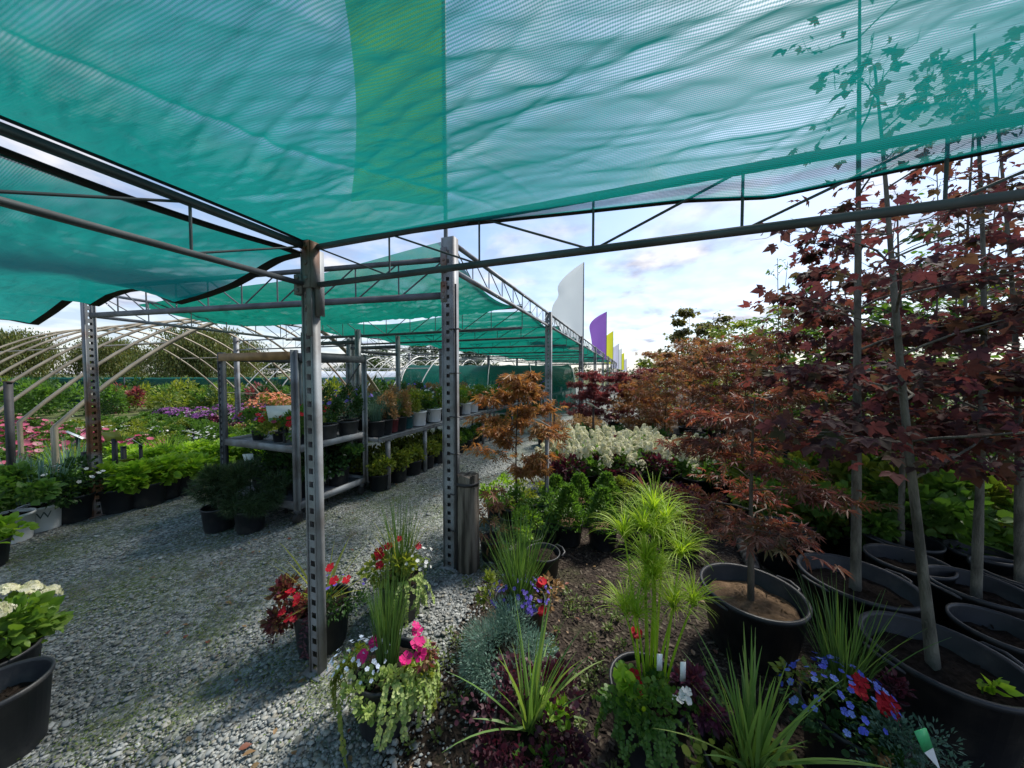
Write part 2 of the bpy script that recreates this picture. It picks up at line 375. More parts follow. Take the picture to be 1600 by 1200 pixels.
    y = n.nodes.new('ShaderNodeMixShader'); l(op.outputs[0], y.inputs[0]); l(x.outputs[0], y.inputs[1]); l(tr.outputs[0], y.inputs[2]); l(y.outputs[0], o.inputs[0])
    return m
CLOTH = clothmat('green shade net', (.004, .205, .182), .40)
CLOTHF = clothmat('dense green shade net', (.003, .16, .115), .12)
CLOTHD = plain('dark green screen cloth', (.012, .075, .06), .8, .2, noise=.5, scale=1.5)

def groundmat(name, kind):
    m, n, o = mat(name); l = n.links.new
    tx = n.nodes.new('ShaderNodeTexCoord'); b = n.nodes.new('ShaderNodeBsdfPrincipled'); b.inputs['Roughness'].default_value = .9; b.inputs['Specular IOR Level'].default_value = .2
    def noise(s, d=6, r=.55):
        q = n.nodes.new('ShaderNodeTexNoise'); q.inputs['Scale'].default_value = s; q.inputs['Detail'].default_value = d; q.inputs['Roughness'].default_value = r; l(tx.outputs['Object'], q.inputs['Vector']); return q
    def mix(f, a, c):
        q = n.nodes.new('ShaderNodeMixRGB'); l(f, q.inputs[0])
        for s_, v in ((1, a), (2, c)):
            if isinstance(v, tuple): q.inputs[s_].default_value = (*v, 1)
            else: l(v, q.inputs[s_])
        return q.outputs[0]
    if kind == 'gravel':
        vo = n.nodes.new('ShaderNodeTexVoronoi'); vo.inputs['Scale'].default_value = 46; vo.inputs['Randomness'].default_value = 1; l(tx.outputs['Object'], vo.inputs['Vector'])
        cr = ramp(n, [(0, (.08, .086, .085)), (.35, (.16, .17, .168)), (.7, (.25, .262, .258)), (.93, (.34, .35, .335)), (1, (.2, .17, .13))]); sp_ = n.nodes.new('ShaderNodeSeparateColor'); l(vo.outputs['Color'], sp_.inputs[0]); l(sp_.outputs[0], cr.inputs[0])
        mo = noise(1.5, 8, .62); mr = ramp(n, [(.46, (0, 0, 0)), (.62, (1, 1, 1))]); l(mo.outputs['Fac'], mr.inputs[0])
        ht = noise(60, 3); hm = ramp(n, [(.38, (0, 0, 0)), (.6, (1, 1, 1))]); l(ht.outputs['Fac'], hm.inputs[0])
        pm = n.nodes.new('ShaderNodeMath'); pm.operation = 'MULTIPLY'; l(mr.outputs[0], pm.inputs[0]); l(hm.outputs[0], pm.inputs[1])
        c = mix(pm.outputs[0], cr.outputs[0], (.075, .105, .03))
        dr = noise(2.7, 5); dm = ramp(n, [(.58, (0, 0, 0)), (.72, (.7, .7, .7))]); l(dr.outputs['Fac'], dm.inputs[0])
        c = mix(dm.outputs[0], c, (.10, .085, .06))
        hh = n.nodes.new('ShaderNodeMath'); hh.operation = 'SUBTRACT'; hh.inputs[0].default_value = 1; l(vo.outputs['Distance'], hh.inputs[1])
        bp = n.nodes.new('ShaderNodeBump'); bp.inputs['Strength'].default_value = 1; bp.inputs['Distance'].default_value = .012; l(hh.outputs[0], bp.inputs['Height'])
    elif kind == 'mulch':
        vo = n.nodes.new('ShaderNodeTexVoronoi'); vo.inputs['Scale'].default_value = 55; l(tx.outputs['Object'], vo.inputs['Vector'])
        sp_ = n.nodes.new('ShaderNodeSeparateColor'); l(vo.outputs['Color'], sp_.inputs[0])
        cr = ramp(n, [(0, (.014, .010, .008)), (.5, (.03, .021, .016)), (.9, (.05, .037, .027)), (1, (.12, .10, .075))]); l(sp_.outputs[0], cr.inputs[0])
        mo = noise(2.2, 7, .62); mr = ramp(n, [(.52, (0, 0, 0)), (.68, (.85, .85, .85))]); l(mo.outputs['Fac'], mr.inputs[0])
        c = mix(mr.outputs[0], cr.outputs[0], (.04, .043, .018))
        bp = n.nodes.new('ShaderNodeBump'); bp.inputs['Strength'].default_value = 1; bp.inputs['Distance'].default_value = .012; l(vo.outputs['Distance'], bp.inputs['Height'])
    else:
        a = noise(.6, 9, .6); cr = ramp(n, [(.3, (.06, .085, .03)), (.5, (.09, .11, .04)), (.68, (.16, .14, .08))]); l(a.outputs['Fac'], cr.inputs[0]); c = cr.outputs[0]
        nb = noise(30, 5); bp = n.nodes.new('ShaderNodeBump'); bp.inputs['Distance'].default_value = .03; l(nb.outputs['Fac'], bp.inputs['Height'])
    l(bp.outputs[0], b.inputs['Normal'])
    if isinstance(c, tuple): b.inputs['Base Color'].default_value = (*c, 1)
    else: l(c, b.inputs['Base Color'])
    l(b.outputs[0], o.inputs[0]); return m

# ------------------------------------------------------------------ object helpers
def link(o): COL.objects.link(o); return o
def tag(o, label=None, cat=None, group=None, kind=None):
    if label: o['label'] = label
    if cat: o['category'] = cat
    if group: o['group'] = group
    if kind: o['kind'] = kind
    return o
def thing(name, label, cat, loc=(0, 0, 0), rz=0.0, group=None, sc=1.0):
    o = link(bpy.data.objects.new(name, None)); o.empty_display_size = .1
    o.location = tuple(float(q) for q in loc); o.rotation_euler = (0, 0, rz); o.scale = (sc, sc, sc)
    return tag(o, label, cat, group)
def part(name, me, parent, label=None):
    o = link(bpy.data.objects.new(name, me)); o.parent = parent
    if label: o['label'] = label
    return o
def single(name, me, label, cat, loc=(0, 0, 0), rz=0.0, group=None, kind=None):
    o = link(bpy.data.objects.new(name, me)); o.location = tuple(float(q) for q in loc); o.rotation_euler = (0, 0, rz)
    return tag(o, label, cat, group, kind)
def rowthing(name, label, cat, group=None): return thing(name, label, cat, (C0[0], C0[1], 0), ROWA, group)
def plant(name, label, cat, loc, parts, rz=None, group=None, sc=1.0):
    """parts: list of (name, mesh) or (name, mesh, [sub-parts]) in local coordinates"""
    if rz is None: rz = random.Random(str(loc)).uniform(0, 6.28)
    t = thing(name, label, cat, (loc[0], loc[1], loc[2]), rz, group, sc)
    for p in parts:
        if p[1] is None: continue
        if isinstance(p[1], list):
            for me in p[1]: part(p[0], me, t)
            continue
        c = part(p[0], p[1], t)
        if p[0] in ('violet_flowers', 'blue_flowers', 'white_flowers', 'lobelia') and len(p[1].polygons) > 200: c['kind'] = 'stuff'
        for q in (p[2] if len(p) > 2 else []): part(q[0], q[1], c)
    return t
def RNG(s): return np.random.default_rng(s)

# ------------------------------------------------------------------ ground
def sheet(name, poly, z, m, sub=None):
    b = MB(); b.add([[x, y, z] for x, y in poly], [list(range(len(poly)))])
    o = link(bpy.data.objects.new(name, b.mesh(name, m))); o['kind'] = 'structure'; return o
sheet('ground', [(-900, -60), (900, -60), (900, 1500), (-900, 1500)], -.012, groundmat('yard ground', 'yard'))
BEDV = -.42
pl = lambda *uv: [tuple(P(u, v)[:2]) for u, v in uv]
sheet('mulch_bed', pl((-6, BEDV + .1), (-6, -9), (40, -9), (40, -2.2), (6, -1.9), (2.4, BEDV + .1)), -.008, groundmat('bark mulch ground', 'mulch'))
sheet('gravel_path', pl((-8, BEDV - .25), (-1.0, BEDV), (.3, -.28), (1.6, -.5), (2.6, -.95), (6, -1.7), (40, -1.9), (40, 6), (6.2, 4.2), (-2.2, 4.45), (-8, 9)), -.004, groundmat('grey gravel', 'gravel'))

MOSS = [(G(a, b_)[:2], r_) for a, b_, r_ in ((250, 885, .42), (430, 885, .4), (340, 905, .35), (330, 975, .25), (120, 925, .3), (480, 1010, .18), (520, 1065, .12), (250, 800, .5), (600, 800, .5), (660, 830, .3), (560, 760, .6), (190, 1120, .12), (330, 1080, .14), (70, 870, .35))]
def mossmask(x, y):
    w_ = 0
    for c, r_ in MOSS:
        q = np.stack([x, y], -1) - c; w_ = np.maximum(w_, np.exp(-((q @ U2 / (r_ * 1.7)) ** 2 + (q @ N2 / (r_ * 1.2)) ** 2)))
    return w_
def stones():
    r = RNG(5); b = MB()
    n = 85000
    # denser close to the camera
    d = .9 + 5.5 * r.random(n) ** 1.7; px = r.uniform(-1.75, .25, n); x = px * d * .95; y = d
    uv = np.stack([x, y], 1) - C0[:2]; u = uv @ U2; v = uv @ N2
    edge = np.interp(u, [-3, -1.0, .3, 1.6, 2.6, 6], [BEDV - .1, BEDV, -.28, -.5, -.95, -1.7]) - r.exponential(.09, n)
    mossy = r.random(n) < np.clip(mossmask(x, y) * 1.15, 0, .95)
    k = (v > edge) & (v < 4.6) & ~mossy; x, y, d = x[k], y[k], d[k]; n = len(x)
    base = np.array([[1, 0, 0], [.3, .95, 0], [-.8, .6, 0], [-.8, -.6, 0], [.3, -.95, 0], [.55, .1, .8], [-.2, .55, .85], [-.4, -.4, .75], [.1, -.2, -.9]], float)
    fc = np.array([[0, 1, 5], [1, 6, 5], [1, 2, 6], [2, 3, 7], [2, 7, 6], [3, 4, 7], [4, 0, 5], [4, 5, 7], [5, 6, 7], [1, 0, 8], [2, 1, 8], [3, 2, 8], [4, 3, 8], [0, 4, 8]])
    for kind in range(4):
        s_ = slice(kind, None, 4); tv = base * r.uniform(.75, 1.25, base.shape) * np.array([1, .68, .32])
        N = len(x[s_]); a = r.uniform(0, 6.28, N); tl = r.normal(size=(N, 3)) * .28 + np.array([0, 0, 1.])
        sz = np.clip(r.lognormal(-4.95, .45, N), .0035, .028) * (1 + .05 * d[s_])
        b.inst(tv, fc, np.stack([x[s_], y[s_], -.002 + sz * .22], 1), np.stack([np.cos(a), np.sin(a), 0 * a], 1), sz, r, normal=tl)
    cols = [(.08, .088, .086), (.15, .16, .158), (.21, .222, .22), (.28, .295, .29), (.18, .19, .186), (.37, .38, .37), (.22, .205, .165), (.14, .15, .146)]
    m = plain('loose gravel stone', (.3, .3, .3), .8, .3)
    n_ = m.node_tree; rr = [q for q in n_.nodes if q.type == 'VALTORGB'][0]
    g = n_.nodes.new('ShaderNodeNewGeometry')
    for lk in list(rr.inputs[0].links): n_.links.remove(lk)
    n_.links.new(g.outputs['Random Per Island'], rr.inputs[0])
    e = rr.color_ramp
    while len(e.elements) < len(cols): e.elements.new(.5)
    for i, c in enumerate(cols): e.elements[i].position = i / (len(cols) - 1); e.elements[i].color = (*c, 1)
    o = link(bpy.data.objects.new('gravel_stones', b.mesh('gravel_stones', m))); tag(o, 'loose grey gravel stones scattered over the path', 'gravel', kind='stuff')
stones()
def chips():
    r = RNG(8); b = MB(); n = 16000
    d = .9 + 4.5 * r.random(n) ** 1.4; x = r.uniform(-.5, 1.2, n) * d; y = d
    uv = np.stack([x, y], 1) - C0[:2]; u = uv @ U2; v = uv @ N2
    k = (v < np.interp(u, [-3, -1.0, .3, 1.6, 2.6, 6], [BEDV - .1, BEDV, -.28, -.5, -.95, -1.7]) + .03); x, y = x[k], y[k]; n = len(x)
    a = r.uniform(0, 6.28, n)
    tv = np.array([[-.16, 0, 0], [.14, 0, .02], [.18, .9, .06], [-.1, 1, .03], [0, .5, .14]], float); fc = [[0, 1, 4], [1, 2, 4], [2, 3, 4], [3, 0, 4]]
    b.inst(tv, fc, np.stack([x, y, 0 * x - .004], 1), np.stack([np.cos(a), np.sin(a), r.normal(0, .12, n)], 1), r.uniform(.012, .04, n), r, up=.8)
    m = leaf('bark chip', [(.018, .012, .01), (.036, .026, .019), (.06, .045, .034), (.03, .021, .017), (.025, .018, .014), (.045, .032, .024), (.13, .105, .08)], .0, .9, .2)
    tag(link(bpy.data.objects.new('mulch_chips', b.mesh('mulch_chips', m))), 'dark bark chips covering the planting bed', 'mulch', kind='stuff')
    # creeping weeds
    b = MB(); r = RNG(9)
    cs = [G(930, 945), G(965, 985), G(905, 1010), G(940, 1080), G(700, 1010), G(870, 1150), G(690, 1120), G(1110, 880), G(1060, 1120), G(1130, 1090), G(760, 905), G(880, 930)]
    for c in cs:
        for _ in range(9):
            q = c[:2] + r.normal(0, .10, 2); k = 26; rad = r.uniform(.012, .045); a = r.uniform(0, 6.28, k); rr = rad * np.sqrt(r.random(k))
            pos = np.stack([q[0] + rr * np.cos(a), q[1] + rr * np.sin(a), r.uniform(.002, .03, k)], 1)
            b.inst(*OVAL, pos, np.stack([np.cos(a), np.sin(a), r.uniform(.1, 1.2, k)], 1), r.uniform(.01, .024, k), r, up=.6)
    k = 110000; d = 1 + 4.6 * r.random(k); x = r.uniform(-1.6, .1, k) * d
    pos = np.stack([x, d, r.uniform(.002, .014, k)], 1)
    mk = r.random(k) < mossmask(x, d) ** 1.3; uvv = (pos[:, :2] - C0[:2]) @ N2
    pos = pos[mk & (uvv > -.5) & (uvv < 4)]
    b.inst(*DIA, pos, r.normal(size=(len(pos), 3)) * np.array([1, 1, .5]) + np.array([0, 0, .3]), r.uniform(.007, .019, len(pos)), r, up=.7)
    tag(link(bpy.data.objects.new('ground_cover', b.mesh('ground_cover', leaf('moss and weed', [(.08, .13, .025), (.11, .17, .035), (.14, .16, .05), (.08, .11, .035)], .25)))), 'small creeping weeds among gravel and mulch', 'weeds', kind='stuff')
chips()
def litter():
    r = RNG(14); b = MB(); n = 260; d = 1 + 4 * r.random(n); x = r.uniform(-1.2, .9, n) * d
    b.inst(*OVAL, np.stack([x, d, r.uniform(.006, .016, n)], 1), r.normal(size=(n, 3)) * np.array([1, 1, .15]), r.uniform(.018, .05, n), r, up=.85)
    tag(link(bpy.data.objects.new('leaf_litter', b.mesh('leaf_litter', leaf('dead leaf', [(.16, .09, .04), (.24, .16, .08), (.10, .05, .03), (.20, .05, .03)], .1)))), 'scattered dead leaves on gravel and mulch', 'leaf litter', kind='stuff')
litter()

# ------------------------------------------------------------------ shade frames (row coordinates u, v, z)
def perforated_post(b, u, v, h, wv=.105, du=.075, pitch=.07, hole=.03, m=0, turn=False):
    """rack upright: hollow channel whose two broad faces carry a row of punched holes"""
    n = int((h - .05) / pitch); q = MB()
    cols = [-wv / 2, -hole / 2, hole / 2, wv / 2]
    for fu in (-du / 2, du / 2):
        rows = [0.0]
        for i in range(n): rows += [i * pitch + pitch * .35, i * pitch + pitch * .35 + hole]
        rows.append(h)
        V = [[fu, c, z] for z in rows for c in cols]; Fc = []
        for i in range(len(rows) - 1):
            for j in range(3):
                if j == 1 and i % 2 == 1: continue
                Fc.append([i * 4 + j, i * 4 + j + 1, i * 4 + 5 + j, i * 4 + 4 + j])
        q.add(V, Fc, m)
    for sv in (-1, 1):
        q.box((0, sv * (wv / 2 + .0015), h / 2), (du + .004, .003, h), m)
        q.box((-du / 2 - .004, sv * (wv / 2 - .003), h / 2), (.008, .006, h - .01), m)
    q.box((0, 0, .004), (du + .06, wv + .06, .008), m)
    for V in q.V:
        if turn: V[:, [0, 1]] = V[:, [1, 0]]
        V += np.array([u, v, 0])
    for V, f, mm in zip(q.V, q.F, q.M): b.V.append(V); b.F.append(f + b.n); b.M.append(mm)
    b.n += q.n
    return b
def truss(parent, p, q, zb, zt, n, mt=GALV, flip=None, ch=.032, cb_=.04, detail=True, rod=.0065, skip_first=False):
    p = np.asarray(p, float); q = np.asarray(q, float)
    pt = lambda f, z: np.array([p[0] + (q[0] - p[0]) * f, p[1] + (q[1] - p[1]) * f, z])
    t = part('truss', MB().beam(pt(0, zt), pt(1, zt), ch, ch).mesh('top_chord', mt), parent)
    part('bottom_chord', MB().beam(pt(0, zb), pt(1, zb), ch, cb_).mesh('bottom_chord', mt), t)
    flip = n // 2 if flip is None else flip
    one = MB()
    for i in range(n + 1):
        f = i / n
        segs = []
        if 0 < i < n or not skip_first: segs.append(('vertical', pt(f, zb), pt(f, zt)))
        if i < n:
            g = (i + 1) / n
            segs.append(('diagonal', pt(f, zt), pt(g, zb)) if i < flip else ('diagonal', pt(f, zb), pt(g, zt)))
        for nm, a, c in segs:
            if detail: part(nm, MB().tube([a, c], rod, 6).mesh(nm, mt), t)
            else: one.tube([a, c], rod, 4)
    if not detail: part('web', one.mesh('web', mt), t)
    return t
UA, VA = UV(G(498, 1048))
ZT, ZB = 2.24, 2.05                                     # near frame chords
fa = rowthing('shade_structure', 'near galvanised shade frame on the perforated post at the edge of the gravel', 'shade structure')
b = MB(); perforated_post(b, UA, VA, 2.235, wv=.064, du=.042); part('post', b.mesh('post', GALV), fa)
b = MB(); b.box((UA + .012, VA - .047, 2.06), (.045, .014, .33)); b.box((UA - .032, VA - .028, 2.0), (.008, .03, .42)); part('splice_plate', b.mesh('splice_plate', GALV), fa)
b = MB(); perforated_post(b, UA, VA - 2.86, 2.235); part('post', b.mesh('post', GALV), fa)
truss(fa, (UA, VA - .045), (UA, VA - 2.80), ZB, ZT, 6, DSTEEL, 3, .022, .022, rod=.0045)
truss(fa, (UA - .03, VA), (UA - 2.75, VA), ZB, ZT, 6, DSTEEL, 3, .026, .019, rod=.005)
b = MB(); perforated_post(b, UA - 2.83, VA, 2.235); part('post', b.mesh('post', GALV), fa)

def bracket(parent, u, v, z, h=.2, side=-1):
    b = MB(); b.box((u - .045, v + side * .03, z), (.006, .05, h)); b.box((u - .02, v + side * .058, z), (.05, .006, h))
    for dz in (-.32, 0, .32):
        b.lathe([(.001, 0), (.011, 0), (.011, .008), (.001, .008)], 6, c=(0, 0, 0)); V = b.V[-1]; V[:] = np.stack([u - .048 - V[:, 2], v + side * .03 + V[:, 0], z + dz * h + V[:, 1]], 1)
    part('bracket', b.mesh('bracket', RUSTY), parent)
bracket(fa, UA, VA, 2.15, .24); bracket(fa, UA, VA, 2.05, .1, 1)
fm = rowthing('shade_structure', 'long galvanised shade frame running from the log braced post to the row of flags', 'shade structure')
UB, VB = UV(G(152, 806))
MT, MBT = 2.52, 2.23
postsR = [0.0, 3.35, 7.35, 11.4, 15.4, 19.4, 23.4, 27.5, 31.6, 35.6]
for i, u in enumerate(postsR):
    b = MB(); perforated_post(b, u, 0, 2.68, wv=.105, du=.075); part('post', b.mesh('post', GALV), fm)
b = MB(); perforated_post(b, UB, VB, 2.62, wv=.085, du=.06, turn=True); part('post', b.mesh('post', RUSTY), fm, 'rusty brown perforated post beside the row of potted perennials')
postsL = [3.6, 7.4, 11.4, 15.4, 19.4, 23.4]
for u in postsL:
    b = MB(); perforated_post(b, u, 4.8, 2.6); part('post', b.mesh('post', GALV), fm)
for i in range(len(postsR) - 1):
    truss(fm, (postsR[i] + .04, 0), (postsR[i + 1] - .04, 0), 2.44, 2.66, 9, GALV, 5, .03, .034, detail=i < 2, rod=.006)
lp = [UB] + postsL
for i in range(len(lp) - 1):
    v0 = VB if i == 0 else 4.8
    truss(fm, (lp[i] + .05, v0), (lp[i + 1] - .05, 4.8), MBT, MT - .03, 9, GALV, 5, .03, .034, detail=i < 1, rod=.006)
truss(fm, (0, .05), (UB, VB - .06), MBT, MT, 10, DSTEEL, 5, .034, .05)
bracket(fm, 0, 0, 2.25, .16, 1); bracket(fm, 0, 0, 2.5, .2, 1)
crossU = [2.0, 3.35, 5.3, 7.35, 9.3, 11.4, 13.4, 15.4, 17.4, 19.4, 21.4, 23.4]
for i, u in enumerate(crossU):
    truss(fm, (u, .05), (u, 4.75), MBT + .012 * (i % 3), MT - .012 * (i % 2), 10, DSTEEL, 5, .03, .036, detail=i < 3, rod=.006)
# line of further bays to the left of the rack row
for i in range(4):
    truss(fm, (3.6 + 3.8 * i, 4.85), (3.6 + 3.8 * i, 9.0), MBT + .02, MT - .02, 9, GALV, 5, .028, .032, detail=False, rod=.006)
for i in range(4):
    b = MB(); perforated_post(b, 3.6 + 3.8 * i, 9.05, 2.6); part('post', b.mesh('post', GALV), fm)
b = MB(); b.tube([(-.045, -.075, 0), (-.045, -.075, 2.3)], .009, 6); part('drip_pipe', b.mesh('drip_pipe', DRIP), fm)
for z in (.32, .62, .95, 1.25, 1.6, 1.95): part('pipe_tie', MB().box((-.03, -.06, z), (.04, .09, .006)).mesh('pipe_tie', DRIP), fm)

# shade cloths
def vnoise(x, y, r_):
    """smooth value noise on a random lattice"""
    N = 256; T = r_.uniform(-1, 1, (N, N)); xi = np.floor(x).astype(int); yi = np.floor(y).astype(int); fx = x - xi; fy = y - yi
    fx = fx * fx * fx * (fx * (fx * 6 - 15) + 10); fy = fy * fy * fy * (fy * (fy * 6 - 15) + 10)
    g = lambda a, c: T[a % N, c % N]
    return (g(xi, yi) * (1 - fx) + g(xi + 1, yi) * fx) * (1 - fy) + (g(xi, yi + 1) * (1 - fx) + g(xi + 1, yi + 1) * fx) * fy
def wr(u, v, r_, amp):
    """creases of a slack woven sheet: ridges running mostly across the rows, broken and crossing at small angles"""
    wx = .10 * vnoise(u * 1.3, v * 1.3, r_); wy = .3 * vnoise(u * 1.1 + 7, v * 1.1, r_)
    z = 0
    for ang, fu, fv, a in ((.10, 6, .9, .55), (-.22, 11, 1.6, .6), (.32, 18, 2.2, .5), (-.1, 27, 3.0, .42), (.9, 16, 2.2, .34), (.18, 40, 6, .26), (-.5, 33, 4, .26)):
        c, s_ = math.cos(ang), math.sin(ang); uu = (u + wx) * c - (v + wy) * s_; vv = (u + wx) * s_ + (v + wy) * c
        mk = np.clip(.5 + .9 * vnoise(u * 1.7 + fu, v * 1.2, r_), 0, 1.2)
        z = z + amp * a * mk * (1 - 2.4 * np.abs(vnoise(uu * fu + 50, vv * fv + 50, r_)) ** .7)
    for _ in range(int(26 * (u.max() - u.min()) * (v.max() - v.min()) ** .5)):
        cu, cv = r_.uniform(u.min(), u.max()), r_.uniform(v.min(), v.max()); an = r_.normal(.12, .16) if r_.random() < .72 else r_.normal(-.75, .3)
        L_ = r_.uniform(.12, .9) * (1 if r_.random() < .8 else 2); wd = r_.uniform(.008, .022); hh = r_.uniform(.35, 1.5) * amp * r_.choice([-1, 1])
        du_, dv_ = u - cu, v - cv; al = dv_ * math.cos(an) + du_ * math.sin(an); ac = du_ * math.cos(an) - dv_ * math.sin(an) + .05 * np.sin(al * 4 + cu * 9)
        m_ = (np.abs(al) < L_) & (np.abs(ac) < wd * 5)
        z = z + np.where(m_, hh * np.exp(-np.abs(ac) / wd) * (1 - np.clip(np.abs(al) / L_, 0, 1) ** 2), 0)
    return z
def cloth(label, u0, u1, v0, v1, zf, res, mt, hems, seed, amp=.007, thick_hem=.028, name='shade_cloth', warp=None):
    nu = int(abs(u1 - u0) / res) + 2; nv = int(abs(v1 - v0) / res) + 2
    uu = np.linspace(u0, u1, nu); vv = np.linspace(v0, v1, nv); A, B = np.meshgrid(uu, vv, indexing='ij')
    r_ = RNG(seed)
    fade = np.minimum(1, np.minimum(np.minimum(A - min(u0, u1), max(u0, u1) - A), np.minimum(B - min(v0, v1), max(v0, v1) - B)) / .22)
    Z = zf(A, B) + wr(A, B, r_, amp) * fade
    if warp: A, B = warp(A, B)
    b = MB(); b.grid(np.stack([A, B, Z], -1).reshape(-1, 3), nu, nv)
    o = single(name, b.mesh('shade_cloth', mt, True), label, 'shade cloth', (C0[0], C0[1], 0), ROWA)
    for e in hems:
        Vs = {'u0': np.stack([A[0], B[0], Z[0]], -1), 'u1': np.stack([A[-1], B[-1], Z[-1]], -1), 'v0': np.stack([A[:, 0], B[:, 0], Z[:, 0]], -1), 'v1': np.stack([A[:, -1], B[:, -1], Z[:, -1]], -1)}[e]
        k = max(1, int(.04 / res)); Vs = Vs[::k]
        h = MB(); n = len(Vs); off = {'u0': (1, 0), 'u1': (-1, 0), 'v0': (0, 1), 'v1': (0, -1)}[e]
        sg = np.array([off[0] * np.sign(u1 - u0), off[1] * np.sign(v1 - v0), 0.])
        a = Vs + np.array([0, 0, .004]) - sg * .004; c = Vs + sg * thick_hem + np.array([0, 0, -.004]); 
        low = Vs - sg * .006 + np.array([0, 0, -.006])
        h.grid(np.stack([a, low, c], 1).reshape(-1, 3), n, 3)
        part('hem', h.mesh('hem', HEM, True), o)
    return o
# the net over the camera
ZC = 2.275
def znear(u, v):
    su = (u - UA) / -2.7; sv = (VA - v) / 2.8
    e = np.interp(VA - v, [0, .9, 1.4, 1.72, 1.96, 2.22, 2.6, 2.8], [-.015, -.045, -.08, -.10, -.135, -.115, -.09, -.08])
    return ZC - .10 * np.sin(np.clip(su, 0, 1) * math.pi) * np.sin(np.clip(sv, 0, 1) * math.pi) ** .6 + e * np.exp(-np.abs(u - UA) / .22)
cloth('large green shade net stretched over the foreground between the near post and trusses', UA + .02, UA - 2.75, VA - .005, VA - 2.8, znear, .0085, CLOTH, ['u0', 'v0'], 11, .0048, .02)
sx = [0, .2, .4, .576, .85, 1.16, 1.38, 1.54, 1.75, 1.95, 2.2, 2.4, 2.56, 2.9, 3.26, 3.7, 4.26, 5]
sz_ = [2.22, 2.2, 2.13, 2.09, 2.06, 2.04, 2.13, 2.17, 2.175, 2.16, 2.105, 2.17, 2.19, 2.1, 2.02, 2.08, 2.13, 2.15]
def zleft(u, v):
    s_ = v - VA; e = np.interp(s_, sx, sz_)
    d = np.abs(u - UA)
    body = 2.20 - .07 * np.sin(np.clip(d / 2.6, 0, 1) * math.pi) - .05 * np.sin(np.clip(s_ / 5, 0, 1) * math.pi)
    k = np.exp(-d / .35); e2 = 2.225 - .03 * np.sin(np.clip(d / 1.1, 0, 1) * math.pi)
    k2 = np.exp(-s_ / .3)
    return (body * (1 - k) + e * k) * (1 - k2) + np.minimum(e2, 2.215 + 0 * v) * k2
cloth('green shade net with a drooping scalloped black hem left of the near post', UA, UA - 2.7, VA + .03, VA + 5.0, zleft, .016, CLOTH, ['u0', 'v0'], 12, .007, .045)
def zpanel(u0, u1, sag, seed, wav=.03):
    r_ = RNG(seed); p1, p2, p3 = r_.uniform(0, 6, 3)
    def f(u, v):
        t = np.clip((u - u0) / (u1 - u0), 0, 1)
        lift = (.11 - .03 * v) * np.exp(-t / .16) if u0 < .1 else 0
        return 2.55 + lift - sag * np.sin(t * math.pi) ** .8 - .05 * np.sin(np.clip(v / 4.7, 0, 1) * math.pi) + wav * np.sin(v * 2.1 + p1) * (1 - t) + wav * .8 * np.sin(v * 2.9 + p2) * t
    return f
names = ['green shade net panel over the gravel behind the log braced post', 'second green shade net panel behind the log braced post, open gap before it', 'third green shade net panel along the flag side truss',
         'fourth green shade net panel, near the white flag', 'fifth green shade net panel, beyond the white flag', 'sixth green shade net panel, near the purple flag', 'seventh green shade net panel, far down the row', 'eighth green shade net panel, farthest visible down the row']
edges = [(.02, 1.98), (2.35, 4.3), (4.36, 6.3), (6.4, 9.2), (9.3, 12.3), (12.4, 15.3), (15.4, 19.2), (19.3, 23.3)]
for i, (a, c) in enumerate(edges):
    cloth(names[i], a, c, .03, 4.72, zpanel(a, c, .13 if i else .16, 30 + i, .035 if i else .02), .025 if i < 2 else .06, CLOTHF, [], 40 + i, .02)

# ------------------------------------------------------------------ flags
def flag(px, dist, top, bot, wid, mt, label, curl=.3, pole_z0=0.0):
    x = XD(px, dist)[0]
    t = thing('feather_flag', label, 'flag', (x, dist, 0), 0.0, 'feather flags along the shade frame')
    zt = AT(px, top, dist)[2]; zb = AT(px, bot, dist)[2]
    part('flag_pole', MB().tube([(0, 0, pole_z0), (0, 0, zt)], [.022, .012], 6).mesh('flag_pole', DSTEEL), t)
    n = 30; v = []
    for i in range(n):
        f = i / (n - 1); z = zb + (zt - zb) * f
        wd = wid * (1 - max(0, (f - .62) / .38) ** 2.2) * (1 - .12 * math.sin(f * 5 + curl * 3)) if True else wid
        if f < .12 and curl > .3: wd *= .55 + .45 * f / .12
        if curl > .8: wd *= 1 - .35 * math.exp(-((f - .22) / .06) ** 2) - .16 * math.exp(-((f - .62) / .08) ** 2)
        for j in range(7):
            g = j / 6
            v.append([-wd * g + .0, .06 * math.sin(g * 5 + f * 4 + curl * 9) * g, z + .05 * g * (1 - f)])
    b = MB(); b.grid(v, n, 7); part('flag_cloth', b.mesh('flag_cloth', mt, True), t)
    return t
def fmat(n, c): return leaf('flag ' + n, [c, c], .55, .7, .1, (1, 1, 1))
flag(698, C0[1] + .1, -420, 322, .86, fmat('lime', (.12, .28, .025)), 'big lime green feather flag showing through the overhead net', .2)
flag(911, 10.1, 410, 548, .88, fmat('white', (.62, .66, .68)), 'white feather flag with a ragged trailing edge above the shade row', .9)
flag(947, 18.4, 487, 562, .92, fmat('purple', (.25, .12, .45)), 'purple feather flag between the white and yellow flags', .1)
flag(957.5, 26.5, 517, 569, .75, fmat('yellow', (.62, .62, .05)), 'yellow green feather flag just beyond the purple one', .15)
flag(966.5, 35, 537, 576, .8, fmat('lilac', (.55, .55, .68)), 'pale lilac feather flag beyond the yellow flag', .15)
flag(971, 43, 544, 577, .8, fmat('white', (.62, .66, .68)), 'small white feather flag far down the row', .2)
flag(975, 51, 551, 578, .8, fmat('yellow', (.62, .62, .05)), 'tiny yellow feather flag far down the row', .2)
flag(979, 60, 560, 580, .8, fmat('lilac', (.55, .55, .68)), 'tiny grey lilac feather flag at the far end of the row', .2)

